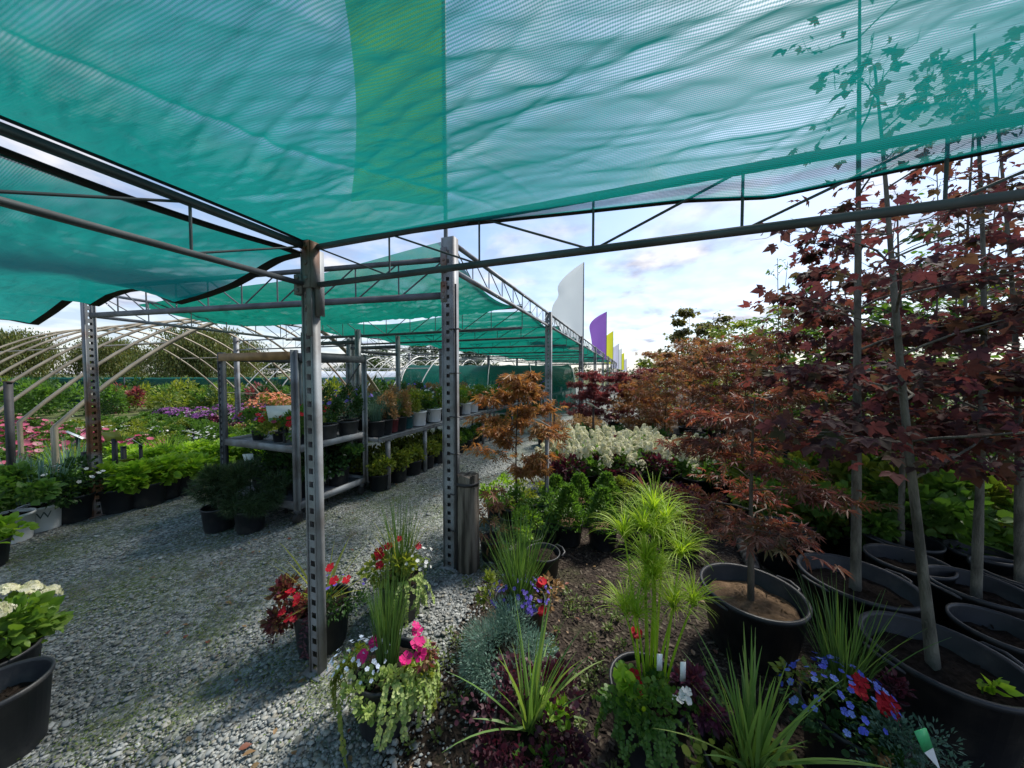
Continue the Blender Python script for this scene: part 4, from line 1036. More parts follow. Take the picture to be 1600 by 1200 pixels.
for i in range(30):
    u = 1.25 + (i % 10) * .32 + r_.normal(0, .03); v = 2.2 + (i // 10) * .3; k = int(r_.integers(0, 6))
    plant('potted_plant', 'leafy potted plant standing in the back rows of the near bench', 'potted plant', P(u, v, .742), [('pot', PB_M), ('soil', SO_M)] + BK[k], None, 'pots at the back of the near bench')
for i in range(44):
    u = 4.7 + (i % 22) * .5 + r_.normal(0, .05); v = 1.92 + (i // 22) * .5; k = int(r_.choice([0, 1, 4, 5, 1, 0])); wpot = r_.random() < .5 and i < 22
    plant('potted_plant', 'green plant in a white pot on the further benches' if wpot else 'green plant in a dark pot on the further benches', 'potted plant', P(u, v, .722), [('pot', PW_M if wpot else PB_M)] + BK[k], None, 'white pots on the further benches' if wpot else 'dark pots on the further benches')
# under the bench, on the gravel
UND = [('foliage', bush(410, (0, 0, .38), (.25, .25, .17), 620, OVAL, .075, YELGRN, 12))]
UND2 = [('foliage', bush(411, (0, 0, .36), (.22, .22, .16), 560, OVAL, .065, GREEN, 10))]
for i in range(9):
    for j in range(2):
        u = 1.22 + i * .36; 
        if u > 3.05 and j == 0 and i < 6: continue
        plant('potted_shrub', 'yellow leaved shrub in a black pot on the gravel under the near bench' if i < 6 else 'green shrub in a black pot on the gravel under the near bench end', 'potted shrub', P(u, 1.86 + j * .42, 0), [('pot', PB_L), ('soil', SO_L)] + (UND if i < 6 else UND2), None, 'yellow shrubs under the bench' if i < 6 else 'green shrubs under the bench', .9 if i < 6 else .8)
for i in range(20):
    plant('potted_shrub', 'dark green shrub in a pot beneath the further benches', 'potted shrub', P(4.6 + i * .5, 1.95, 0), [('pot', PB_M)] + UND2, None, 'shrubs beneath the further benches', .8)

# rack contents
MAND = [('foliage', bush(420, (0, 0, .3), (.24, .24, .2), 420, OVAL, .075, GREEN, 10)), ('flower', blooms(421, (0, 0, .3), (.27, .27, .2), 11, FL5, .095, PRED, split=True))]
MAND2 = [('foliage', bush(422, (0, 0, .28), (.24, .24, .2), 420, OVAL, .075, YELGRN, 10)), ('flower', blooms(423, (0, 0, .3), (.27, .27, .2), 10, FL5, .085, PPINK, split=True))]
i = 0
for u in (.25, .55, .83):
    for v in (2.1, 2.42, 2.78):
        if u > .5 and v < 2.2: continue
        red = (i % 3 != 1)
        plant('potted_mandevilla', 'red flowering vine in a dark pot on the upper rack shelf' if red else 'pink flowering vine in a dark pot on the upper rack shelf', 'flowering plant', P(u, v, .812), [('pot', PB_S), ('soil', SO_S)] + (MAND if red else MAND2), None, 'red flowering vines on the rack' if red else 'pink flowering vines on the rack', .72)
        i += 1
RK = [('foliage', conifer(430, .2, .42, 800, DKGREEN, .17, .055))]
RK2 = [('foliage', bush(431, (0, 0, .33), (.24, .24, .16), 480, BROAD, .08, DKGREEN, 10))]
plant('potted_conifer', 'small dark conifer with a pale tag on the lower rack shelf, nearest the path', 'potted plant', P(.72, 2.05, .213), [('pot', PB_M), ('soil', SO_M)] + RK2 + [('plant_tag', MB().box((.05, -.17, .17), (.05, .003, .1)).mesh('plant_tag', TAGW))], ROWA - math.pi / 2)
for i, (u, v) in enumerate(((.3, 2.1), (.3, 2.5), (.75, 2.45), (.35, 2.85), (.75, 2.85))):
    plant('potted_conifer', 'dark evergreen in a black pot on the lower rack shelf', 'potted plant', P(u, v, .213), [('pot', PB_M), ('soil', SO_M)] + (RK if i % 2 else RK2), None, 'evergreens on the lower rack shelf')
def signboard(name, label, loc, w_, h_, face, tilt, rz, stake, band=True, lines=True, sm=STAKE, sw=.03, off=0.0):
    t = thing(name, label, 'sign', (loc[0], loc[1], 0), rz)
    z = loc[2]
    if stake: part('stake', MB().box((0, .02, z / 2 - .01), (sw, sw * .7, z - .02)).mesh('stake', sm), t)
    ca, sa = math.cos(tilt), math.sin(tilt)
    def q(x, y, e=0): return [x + off, -ca * y - sa * e, z + sa * y + 0 * x - ca * (-e) * 1.0]
    def panel(x0, x1, y0, y1, e0, e1):
        v = [q(x0, y0, e0), q(x1, y0, e0), q(x1, y1, e0), q(x0, y1, e0), q(x0, y0, e1), q(x1, y0, e1), q(x1, y1, e1), q(x0, y1, e1)]
        return MB().add(v, [[3, 2, 1, 0], [4, 5, 6, 7], [0, 1, 5, 4], [1, 2, 6, 5], [2, 3, 7, 6], [3, 0, 4, 7]])
    bd = part('board', panel(-w_ / 2, w_ / 2, -h_ / 2, h_ / 2, 0, .008).mesh('board', face), t)
    if band: part('colour_band', panel(-w_ / 2 + .004, w_ / 2 - .004, -h_ / 2 + .004, -h_ / 2 + h_ * .22, .008, .0105).mesh('colour_band', SIGNG), bd)
    return t
HF = lambda p: math.atan2(p[0], p[1]) * -1          # turn towards the camera
p = AT(443, 646, 3.62); signboard('price_sign', 'white plant sign tilted among the red flowers on the rack', p, .3, .2, SIGNW, R(65), R(20), True)
p = AT(389, 716, 3.5); signboard('price_sign', 'small pale sign clipped low on the left end of the rack', p, .09, .13, SIGNW, R(55), R(25), True, sw=.012)
p = AT(508, 668, 3.2); signboard('price_sign', 'narrow yellow green sign edge beside the near post', AT(507, 662, 3.95), .05, .2, SIGNO, R(88), R(-20), True, band=False, sw=.012)

# two dark pines on the gravel
PN = lambda s: [('pot', pot(.14, .24, POTB)), ('soil', soil(.133, .2)), ('trunk', MB().tube([(0, 0, .2), (.02, .01, .35)], [.015, .01], 6).mesh('trunk', DBARK)), ('foliage', pinebush(s, (0, 0, .44), (.27, .27, .24), 1100, PINE))]
plant('potted_pine', 'bushy dark pine in a black pot, left of the pair before the rack', 'potted pine', G(343, 826), PN(440))
plant('potted_pine', 'bushy dark pine in a black pot, right of the pair before the rack', 'potted pine', G(392, 828), PN(441), sc=.95)

# ------------------------------------------------------------------ left row of pots along the path
rowspec = [  # px, base py, pot, kind, label
    (15, 846, 'w', 'g1', 'leafy green perennial in a printed white pot at the left picture edge', 1.25),
    (66, 826, 'w', 'sil', 'silvery stemmed perennial in a printed white pot beside the edge of the gravel', 1.2),
    (116, 812, 'b', 'wf', 'dark leaved perennial with small white flowers in a black pot, left of rusty post', 1.3),
    (186, 797, 'b', 'lime', 'lime leaved plant in a black pot just right of the rusty post', 1.25),
    (232, 788, 'b', 'lime', 'lime leaved plant in a black pot, second right of the rusty post', 1.25),
    (262, 777, 'b', 'lime', 'lime leaved plant in a black pot, third right of the rusty post', 1.2),
    (290, 770, 'b', 'lime', 'lime leaved plant in a black pot, behind the dark pines', 1.2)]
KP = {
    'g1': [('foliage', bush(500, (0, 0, .42), (.22, .22, .17), 520, BROAD, .075, GREEN, 10))],
    'sil': [('foliage', bush(501, (0, 0, .36), (.18, .18, .12), 380, OVAL, .06, GREEN, 9)), ('flower_spikes', grass(502, 60, .12, .25, .4, .012, SILVER, (.02, .3), (0, .2), 'flower_spikes'))],
    'wf': [('foliage', bush(503, (0, 0, .34), (.24, .24, .16), 560, OVAL, .055, DKGREEN, 10)), ('flower', blooms(504, (0, 0, .34), (.24, .24, .16), 16, FL5, .035, PWHITE, split=True))],
    'lime': [('foliage', bush(505, (0, 0, .3), (.21, .21, .11), 260, BROAD, .095, LIME, 9, .75))]}
for px, py, p, k, lb, s_ in rowspec:
    pm = potm[p][0]
    plant('potted_perennial', lb, 'potted plant', G(px, py), [('pot', pm, [('printed_logo', PW_T)] if p == 'w' else []), ('soil', SO_M)] + KP[k], (R(52) if px > 40 else R(58)) if p == 'w' else None, None, s_)
for i, u in enumerate((1.55, 2.0, 2.5, 3.0)):
    plant('potted_perennial', 'lime leaved plant in a black pot along the gravel edge beyond the pines', 'potted plant', P(u - .3, 4.2, 0), [('pot', PB_M), ('soil', SO_M)] + KP['lime'], None, 'lime plants beyond the pines', 1.15)

# the field of perennials
def FK(seed, fol, fm, fn, h=.34, rr=.2, fs=.05, nf=16, tpl=FL5, ft=OVAL):
    o = [('foliage', bush(seed, (0, 0, h * .55), (rr, rr, h * .48), 330, ft, .07, fol, 8))]
    if fm: o.append(('flowers', blooms(seed + 1, (0, 0, h * .6), (rr, rr, h * .5), nf, tpl, fs, fm)))
    return [('pot', PB_S)] + o
FIELD = {
    'silver': ([('pot', PB_S)] + [('foliage', bush(600, (0, 0, .22), (.2, .2, .16), 240, OVAL, .06, GREEN, 8)), ('flower_spikes', grass(601, 50, .14, .15, .5, .011, SILVER, (.02, .3), (0, .2), 'flower_spikes'))], 'silvery spiked perennial in the bed at the near leg of the hoop frame'),
    'pink': (FK(610, GREEN, PPINK, 'pink', .5, .22, .10, 18, FL8), 'pink flowering lily like perennial in the beds under the hoop frame'),
    'green': (FK(620, GREEN, None, ''), 'plain green perennial in the beds under the hoop frame'),
    'yg': (FK(630, YELGRN, None, '', .32), 'yellow green perennial in the beds under the hoop frame'),
    'purple': (FK(640, DKGREEN, PPURP, 'p', .42, .24, .075, 60, FL5), 'purple flowering perennial in the far beds under the hoop frame'),
    'salmon': (FK(650, YELGRN, PORANGE, 's', .78, .27, .075, 95, FL5), 'tall salmon flowering perennial in the far beds beside the rack'),
    'white': (FK(660, GREEN, PWHITE, 'w', .34, .2, .045, 14), 'white flowering perennial in the far beds under the hoop frame'),
    'grass': ([('pot', PB_S)] + [('foliage', grass(670, 170, .1, .1, .5, .007, LIME, (.02, .45), (.1, .9), 'foliage', 5))], 'lime ornamental grass in the bed behind the lime leaved pots'),
    'maroon': (FK(680, PURPLE, PPINK, 'm', .3, .2, .04, 10), 'maroon leaved perennial in the beds under the hoop frame'),
    'lime': ([('pot', PB_S)] + KP['lime'], 'lime leaved perennial in the bed behind the front row of pots')}
def choose(u, v, r_):
    if v < 5.3: return r_.choice(['silver', 'green', 'green']) if u < -.25 else r_.choice(['grass', 'lime', 'lime'])
    if v < 6.4: return r_.choice(['silver', 'green', 'silver']) if u < -.2 else r_.choice(['grass', 'grass', 'lime'])if u < 1.6 else r_.choice(['green', 'maroon', 'yg'])
    if u < .9: return r_.choice(['pink', 'green', 'pink', 'yg'])
    if u < 2.3: return r_.choice(['yg', 'green', 'yg', 'white', 'green'])
    if u < 3.3: return r_.choice(['green', 'yg', 'maroon', 'green'])
    if u < 4.4: return r_.choice(['purple', 'purple', 'white', 'maroon']) if v > 8.2 else r_.choice(['yg', 'maroon', 'green'])
    if v < 10.2: return r_.choice(['salmon', 'salmon', 'yg'])
    return r_.choice(['yg', 'green', 'white', 'purple'])
r_ = RNG(90); cnt = 0
for iu in range(15):
    for iv in range(19):
        u = -1.1 + iu * .47 + r_.normal(0, .05); v = 4.62 + iv * .46 + r_.normal(0, .05)
        if u < -.6 and v < 4.9: continue
        p = P(u, v)
        if p[1] < 2.6 or p[0] / p[1] < -1.75 or (abs(u - UB) < .22 and abs(v - VB) < .22): continue
        k = choose(u, v, r_)
        plant('potted_perennial', FIELD[k][1], 'perennial', (p[0], p[1], 0), FIELD[k][0], r_.uniform(0, 6.28), f'{k} perennials in the field beds', r_.uniform(.85, 1.2)); cnt += 1
# far stock behind the hoops and beyond the bench
r_ = RNG(91)
FARK = [[('foliage', bush(700 + i, (0, 0, .42), (.34, .34, .38), 260, DIA, .16, m_, 9))] for i, m_ in enumerate((GREEN, DKGREEN, YELGRN, REDMAP))]
for i in range(60):
    u = 6.0 + r_.random() * 9; v = 4.6 + r_.random() * 15
    if abs(v - 4.8) < .3: v += .5
    p = P(u, v); k = int(r_.choice([0, 1, 2, 0, 1, 3], p=[.25, .2, .2, .15, .15, .05]))
    plant('nursery_shrub', ['mid green nursery shrub in the far growing area', 'dark green nursery shrub in the far growing area', 'yellow green nursery shrub in the far growing area', 'red leaved nursery shrub in the far growing area'][k], 'shrub', p, FARK[k], r_.uniform(0, 6), ['mid green', 'dark green', 'yellow green', 'red'][k] + ' shrubs far off', r_.uniform(.8, 1.3))

r_ = RNG(92)
for i in range(230):
    d = r_.uniform(11.5, 24); px = r_.uniform(-40, 640); k = int(r_.choice([0, 1, 2, 3], p=[.4, .33, .22, .05])); q = XD(px, d); u, v = UV(q)
    if u < 6.3 and v < 14: continue
    plant('nursery_shrub', ['mid green nursery shrub in the far growing area', 'dark green nursery shrub in the far growing area', 'yellow green nursery shrub in the far growing area', 'red leaved nursery shrub in the far growing area'][k], 'shrub', q, FARK[k], r_.uniform(0, 6), ['mid green', 'dark green', 'yellow green', 'red'][k] + ' shrubs far off', r_.uniform(.9, 1.7))
# stake signs and posts among the field
for q, kk, lb in ((P(.5, 1.98, .812), 5, 'tall dark topiary plant in a grey pot on the rack shelf, left of the pair'), (P(.82, 1.98, .812), 4, 'tall dark plant in a grey pot on the rack shelf, right of the pair')):
    plant('potted_plant', lb, 'potted plant', q, [('pot', PG_M), ('soil', SO_M)] + BK[4], None, None, .95)

def stakepost(px, top, bot, dist, label, wd=.06, name='timber_post'):
    p = AT(px, bot, dist); z = AT(px, top, dist)[2]
    b = MB(); b.beam((0, 0, 0), (.02, 0, z), wd, wd * .8); 
    t = thing(name, label, 'post', (p[0], p[1], 0)); part('shaft', b.mesh('shaft', STAKE), t)
    b = MB(); b.box((.02, 0, z), (wd * 1.15, wd * .95, .02)); part('cap', b.mesh('cap', DBARK), t)
stakepost(20, 597, 790, 3.7, 'dark rough timber post at far left standing among the perennials', .05)
for px, top, dist, lab, face, ti, rz, w_, h_ in ((176, 682, 4.3, 'olive green sign on a dark stake right of the rusty post', SIGNO, 70, 10, .2, .14), (216, 692, 4.4, 'white topped sign on a dark stake, right of the olive sign', SIGNW, 50, -35, .16, .15), (118, 680, 4.9, 'white sign leaning among the pink flowers near the hoop leg', SIGNW, 40, -45, .15, .2),
                                           (60, 660, 7.5, 'small white sign at the far left among the beds', SIGNW, 40, -40, .2, .25), (300, 676, 6.8, 'white sign lying tilted in the green beds left of the rack', SIGNW, 25, -30, .2, .3), (203, 720, 4.1, 'olive sign low on a white stake between the lime plants', SIGNO, 35, 30, .16, .1)):
    p = AT(px, top, dist); signboard('stake_sign', lab, p, w_, h_, face, R(ti), R(rz), True, band=False, sw=.045)
for px, dist, lab in ((133, 3.95, 'short black pot stake beside the hoop leg'), (194, 4.25, 'short black stake between the two sign stakes')):
    p = AT(px, 730, dist); t = thing('stake', lab, 'stake', (p[0], p[1], 0)); part('shaft', MB().beam((0, 0, 0), (0, 0, .62), .045, .03).mesh('shaft', STAKE), t); part('cap', MB().box((0, 0, .625), (.05, .035, .012)).mesh('cap', STAKE), t)

# ------------------------------------------------------------------ right bed: hydrangeas, spruces, maples
HYD = [('pot', PB_M), ('foliage', bush(720, (0, 0, .33), (.26, .26, .17), 300, OVAL, .085, GREEN, 9)), ('flower_head', panicles(721, (0, 0, .36), (.26, .26, .16), 13, PCREAM, .11, .06, .027, 70, True))]
HYD2 = [('pot', PB_M), ('foliage', bush(722, (0, 0, .31), (.26, .26, .17), 300, OVAL, .085, PURPLE, 9)), ('flower_head', panicles(723, (0, 0, .36), (.27, .25, .15), 12, PCREAM, .1, .06, .027, 70, True))]
hp = [(885, 4.7), (925, 4.9), (968, 4.8), (1010, 4.9), (1050, 4.8), (1090, 4.6), (880, 4.2), (915, 4.3), (955, 4.25), (1000, 4.3), (1045, 4.25), (1088, 4.1), (1128, 4.3), (1118, 4.7), (1150, 4.5), (905, 5.3), (950, 5.4), (1000, 5.4)]
for i, (px, d) in enumerate(hp):
    plant('potted_hydrangea', 'cream panicle hydrangea in the massed row behind the dwarf evergreens', 'hydrangea', XD(px, d), HYD if i % 2 or i < 6 else HYD2, i * 1.3, 'massed cream hydrangeas', RNG(i + 40).uniform(1.05, 1.25))
SP = [('pot', pot(.135, .2, POTB)), ('soil', soil(.128, .178, SAND)), ('foliage', conifer(730, .15, .36, 1500, GREEN, .17, .05))]
SP_B = [('pot', pot(.135, .2, POTB)), ('soil', soil(.128, .178, SAND)), ('foliage', conifer(731, .15, .3, 1500, GREEN, .17, .05))]
for i, (px, py, pr_, lb) in enumerate(((888, 846, SP, 'dwarf green spruce in a black pot in the bed, left of the front pair'), (941, 852, SP, 'dwarf green spruce with tan bark mulch in its pot, right of the front pair'), (868, 812, SP_B, 'dwarf dark evergreen behind the front pair, nearest the sign post'), (905, 808, SP_B, 'dwarf dark evergreen behind the front pair, middle of the back row'), (947, 806, SP_B, 'dwarf dark evergreen behind the front pair, right of the back row'))):
    plant('potted_spruce', lb, 'dwarf spruce', G(px, py), pr_, i * 2.1)
plant('potted_shrub', 'dark low evergreen in a black pot left of the papyrus', 'potted shrub', G(990, 850), [('pot', PB_S), ('soil', SO_S), ('foliage', conifer(733, .13, .3, 900, DKGREEN, .1, .05))], 0)
DG = [('pot', PB_M), ('foliage', bush(740, (0, 0, .33), (.27, .27, .19), 420, OVAL, .075, DKGREEN, 10))]
DGl = [(880, 6.1), (930, 6.2), (985, 6.1), (1040, 6.0), (1085, 5.6), (905, 6.6), (960, 6.6), (1020, 6.5)]
for i, (px, d) in enumerate(DGl): plant('potted_shrub', 'dark green leafy shrub in the row behind the hydrangeas', 'potted shrub', XD(px, d), DG, i * 1.7, 'dark green shrubs behind the hydrangeas')
PCH = [('pot', pot(.15, .26, POTB)), ('foliage', bush(741, (0, 0, .42), (.27, .27, .16), 460, OVAL, .065, PEACH, 10))]
for i, (px, d) in enumerate(((850, 7.2), (890, 7.4), (935, 7.5), (985, 7.4), (1030, 7.3), (870, 8.0), (915, 8.2), (1010, 8.3))): plant('potted_shrub', 'peach pink leaved shrub in the row in front of the maroon maples', 'potted shrub', XD(px, d), PCH, i * 1.9, 'peach shrubs before the maroon maples')
for i, (px, py) in enumerate(((1060, 706), (1085, 700), (1075, 690), (1075, 725))): plant('nursery_pot', ['empty looking black nursery pot under the rust maples, leftmost', 'black nursery pot under the rust maples, middle one', 'black nursery pot under the rust maples, farthest', 'black nursery pot under the rust maples, nearest'][i], 'pot', G(px, py), [('pot', pot(.2, .34, POTB, .86)), ('soil', soil(.19, .28))], i)
GRN = [('pot', PB_M), ('foliage', bush(742, (0, 0, .33), (.2, .2, .17), 360, OVAL, .06, GREEN, 9))]
for i, (px, py, lb) in enumerate(((822, 815, 'small yellow green shrub between the stump and the orange maple'), (855, 842, 'leafy green shrub in a black pot right of the orange maple'), (800, 838, 'bright green potted shrub right behind the stump'), (778, 812, 'pale green potted seedling beside the path right of the stump'))):
    plant('potted_shrub', lb, 'potted shrub', G(px, py), [('pot', PB_M), ('foliage', bush(750 + i, (0, 0, .33), (.19, .19, .15), 340, OVAL, .055, [YELGRN, GREEN, GREEN, LIME][i], 9))], i)
p = G(850, 812); t = plant('white_pot', 'pale rimmed dark pot behind the leafy green shrub', 'pot', p, [('pot', pot(.11, .2, POTT)), ('soil', SO_S)], 0)
# maples
def maple_pot(seed, H, sp, n, m_, bark, pr=.16, ph=.26, size=.085, tpl=LACE, first=.25, layered=.22, nb=12, tr=.016, lean=(0, 0), handles=False, sl=SAND, rise=.35, k2=4):
    return [('pot', pot(pr, ph, POTB, .86, handles=handles, lip=.016)), ('soil', soil(pr * .95, ph - .06, sl))] + [(nm, me) for nm, me in tree(seed, H, tr, nb, sp, tpl, size, n, m_, bark, first, layered, lean, rise=rise, k2=k2)]
def maple(label, px, dist, H, sp, n, m_, seed, name='japanese_maple', cat='maple', group=None, **k):
    return plant(name, label, cat, XD(px, dist), maple_pot(seed, H, sp, n, m_, k.pop('bark', DBARK), **k), seed * 1.1, group)
maple('orange leaved japanese maple beside the path, right of the log braced post', 808, 3.25, 1.6, 0.45, 1500, ORANGE, 21, tr=.014, first=.34, nb=20, size=.065, layered=.45, rise=.6)
maple('small coppery seedling maple with sparse leaves beside the stump', 768, 2.75, .62, .22, 60, RUST, 22, pr=.1, ph=.18, tr=.006, size=.07)
for i, (px, d, h, s_, lb) in enumerate(((915, 9.2, 1.65, .75, 'maroon japanese maple nearest the gravel in the far group'), (960, 8.8, 1.6, .75, 'maroon japanese maple second from the gravel in the far group'), (1005, 9.0, 1.7, .8, 'maroon japanese maple behind the peach shrubs'))):
    maple(lb, px, d, h, s_, 2200, REDMAP, 24 + i, first=.15, nb=16, size=.085, rise=.5, layered=.4)
for i, (px, d, h, s_, m_, lb) in enumerate(((1040, 7.0, 1.85, .8, RUST, 'rust orange japanese maple right of the peach shrubs'), (1085, 6.3, 1.95, .85, RUST, 'rust japanese maple in the middle of the rust group'), (1000, 7.8, 1.15, .7, ORANGE, 'low orange brown japanese maple spreading behind the hydrangeas'), (1135, 5.4, 1.85, .8, LACEM, 'dark red japanese maple at the right of the rust group'), (1110, 7.8, 2.2, .9, RUST, 'taller rust japanese maple at the back of the rust group'), (1195, 4.4, 1.7, .6, LACEM, 'dark red japanese maple behind the big handled pot'), (1215, 3.6, 1.85, .7, LACEM, 'dark red japanese maple right behind the handled pot tree'))):
    maple(lb, px, d, h + .2, s_, 1800, m_, 30 + i, first=.18, nb=18, size=.068 if d > 5 else .052, layered=.45, rise=.75)
# taller green trees at the back right
def tall(label, px, dist, H, sp, n, m_, seed, tpl=OVAL, size=.11, **k):
    k2 = dict(first=.3, layered=.6, rise=.8, k2=4, tr=.02, nb=12); k2.update(k)
    return plant('nursery_tree', label, 'nursery tree', XD(px, dist), [('pot', pot(.2, .34, POTB, .86)), ('soil', soil(.19, .28))] + tree(seed, H, k2['tr'], k2['nb'], sp, tpl, size, n, m_, k2.get('bark', BARK), k2['first'], k2['layered'], rise=k2['rise'], k2=k2['k2']), seed)
tall('bronze green maple standing above the rust group, left of the pair', 1072, 9.2, 3.25, 1.0, 2200, leaf('bronze green leaf', [(.10, .11, .04), (.15, .12, .05), (.09, .13, .04), (.17, .12, .06)]), 41, MAPLE, .085)
tall('bronze green maple standing above the rust group, right of the pair', 1112, 9.6, 3.3, 1.0, 2200, leaf('bronze green leaf', []), 42, MAPLE, .085)
tall('yellow green bushy tree at the left of the far tree group', 1022, 11, 2.2, 1.0, 1300, YELGRN, 43, first=.1)
tall('light green open tree right of the bronze maples', 1165, 6.6, 2.6, .85, 1500, YELGRN, 44, OVAL, .085)
tall('light green tree behind the columnar tree', 1215, 6.2, 2.45, .9, 1500, YELGRN, 45, OVAL, .11, first=.1)
tall('slim columnar green tree with upright twigs against the sky', 1243, 5.2, 3.15, .28, 700, GREEN, 46, OVAL, .07, first=.25, rise=1.6)
tall('nearly bare whip like sapling with long upright twigs', 1222, 5.6, 3.5, .5, 40, GREEN, 47, OVAL, .07, first=.25, rise=2.2, tr=.016, nb=9)
tall('dense green shrub tree behind the dark maple crowns, left', 1290, 4.6, 1.9, .9, 900, GREEN, 48, OVAL, .1, first=.05)
tall('dense green shrub tree behind the dark maple crowns, right', 1420, 3.9, 1.75, .8, 900, GREEN, 49, OVAL, .1, first=.05)
tall('green leafy tree at the right picture edge behind the pots', 1560, 3.4, 1.6, .7, 800, GREEN, 50, OVAL, .1, first=.05)
tall('dark columnar tree rising behind the right hand maples', 1480, 4.2, 3.6, .55, 900, DKGREEN, 51, OVAL, .09, first=.2, rise=1.2)
gb = [(1190, 5.6, 2.5, GREEN), (1265, 5.2, 2.7, YELGRN), (1320, 5.6, 3.0, GREEN), (1375, 4.9, 2.7, FARGR), (1440, 5.2, 3.1, GREEN), (1500, 4.6, 2.8, YELGRN), (1570, 4.4, 3.0, GREEN), (1140, 8.4, 2.7, GREEN), (1180, 9.2, 3.1, YELGRN), (1350, 3.5, 2.2, GREEN)]
gl = ['right of the rust group', 'behind the columnar tree', 'directly behind the tall crimson trunk', 'behind the leaning trunk, darker than its neighbours', 'behind the dark crowns, third from the edge', 'behind the dark crowns, second from the edge', 'at the far right edge behind the dark crowns', 'behind the rust group, shorter one', 'behind the rust group, yellower one', 'low behind the tall crimson maple']
for i, (px, d, h, m_) in enumerate(gb):
    tall('leafy green nursery tree ' + gl[i], px, d, h, .75, 1500, m_, 110 + i, OVAL if i % 2 else DIA, .085, first=.12, rise=.9, nb=16)
wl = [(1215, 4.9, 3.3), (1330, 4.2, 3.6), (1400, 3.6, 3.5), (1455, 3.3, 3.7), (1530, 3.6, 3.8)]
for i, (px, d, h) in enumerate(wl):
    tall(['slender bare sapling left of the columnar tree', 'slender pale sapling behind the tall crimson trunk', 'slender sapling with grey stem between the dark crowns', 'pale stemmed sapling rising past the truss', 'pale stemmed sapling at the right above the dark crowns'][i], px, d, h, .45, 110, [GREEN, MAROON, GREEN, MAROON, MAROON][i], 130 + i, MAPLE if i % 2 else OVAL, .06, first=.35, rise=1.7, tr=.018, nb=9, bark=PBARK)
# low green shrubs filling the floor behind the big pots
LG = [('pot', PB_M), ('foliage', bush(745, (0, 0, .42), (.3, .3, .24), 480, BROAD, .09, GREEN, 10))]
LG2 = [('pot', PB_M), ('foliage', bush(746, (0, 0, .42), (.3, .3, .26), 480, BROAD, .095, YELGRN, 10))]
for i, (px, d) in enumerate(((1190, 3.3), (1250, 2.9), (1300, 3.0), (1345, 2.75), (1395, 2.8), (1445, 2.6), (1500, 2.7), (1555, 2.55), (1270, 3.5), (1330, 3.5), (1400, 3.4), (1470, 3.3), (1175, 3.9))):
    plant('potted_shrub', 'mid green shrub on the bed floor behind the big handled pots' if i % 2 else 'yellow green shrub on the bed floor behind the big handled pots', 'potted shrub', XD(px, d), LG if i % 2 else LG2, i * 1.3, 'green shrubs behind the big pots' if i % 2 else 'yellow green shrubs behind the big pots', RNG(i).uniform(.9, 1.25))
# big handled pot with the laceleaf maple
def bigpot(label, name, cat, loc, r, h, seed, H, sp, n, m_, tpl, size, lean, first, tr, bark, sl, rz=0.0, layered=.35, handles=True, rise=.5, nb=14, soild=.09, k2=4, curve=.012, zcap=None):
    pr_ = [('pot', pot(r, h, POTB, .8, .018, handles, 40)), ('soil', soil(r * .93, h - soild, sl, seed))]
    if n: 
        tk = tree(seed, H, tr, nb, sp, tpl, size, n, m_, bark, first, layered, lean, rise=rise, k2=k2, curve=curve, zcap=zcap)
        pr_ += tk
    return plant(name, label, cat, loc, pr_, rz)
bigpot('dark red japanese maple in a big black handled pot topped with tan bark', 'japanese_maple', 'maple', G(1172, 1008), .255, .34, 61, 1.45, .62, 1700, LACEM, LACE, .052, (.05, .05), .36, .022, BARK, SAND, .25, .2)
bigpot('tall crimson maple with grey trunk in a wide black pot beside the handled maple pot', 'crimson_maple', 'maple', G(1335, 985), .27, .34, 62, 4.3, .6, 2000, MAROON, MAPLE, .055, (-.10, .02), .40, .027, PBARK, SOIL, 0.1, .5, nb=20, zcap=2.65)
bigpot('crimson maple with a leaning grey trunk in the nearest wide pot, lower right', 'crimson_maple', 'maple', np.array([XD(1500, 1.40)[0], 1.42, 0]), .25, .34, 63, 3.0, .62, 2600, MAROON, MAPLE, .05, (-.30, .12), .36, .025, PBARK, SOIL, 0.0, .5, nb=18, zcap=2.2)
bigpot('crimson maple with a straight trunk in a black pot behind the leaning one', 'crimson_maple', 'maple', XD(1545, 1.85), .2, .36, 64, 3.6, .7, 4200, MAROON, MAPLE, .052, (.02, .1), .25, .024, PBARK, SOIL, 0.0, .5, nb=20, zcap=2.55)
bigpot('crimson maple at the right picture edge with a pale trunk leaning left', 'crimson_maple', 'maple', XD(1615, 2.0), .2, .34, 65, 3.6, .75, 4200, MAROON, MAPLE, .052, (-.15, .1), .25, .024, PBARK, SOIL, 0.0, .5, nb=20, zcap=2.55)
bigpot('crimson maple at the back between the leaning trunk and the tall one', 'crimson_maple', 'maple', XD(1420, 2.45), .2, .34, 66, 3.0, .8, 3600, MAROON, MAPLE, .053, (.02, .1), .28, .022, PBARK, SOIL, 0.0, .5, nb=16, zcap=2.3)
bigpot('red leaved maple behind the tall crimson maple, nearer the sky gap', 'crimson_maple', 'maple', XD(1300, 3.3), .2, .34, 67, 3.0, .55, 1100, MAROON, MAPLE, .06, (.02, .1), .36, .022, PBARK, SOIL, 0.0, .5, nb=14)
bigpot('red leaved maple in the back right corner, tops above the truss', 'crimson_maple', 'maple', XD(1520, 2.9), .2, .34, 68, 4.0, .9, 3400, MAROON, MAPLE, .058, (.02, .1), .25, .024, PBARK, SOIL, 0.0, .5, nb=20, zcap=2.55)
bigpot('empty black pot with a shiny rim at the right edge, nearest the leaning maple pot', 'nursery_pot', 'pot', XD(1590, 1.56), .17, .34, 0, 0, 0, 0, None, None, 0, 0, 0, 0, None, SOIL, handles=False)
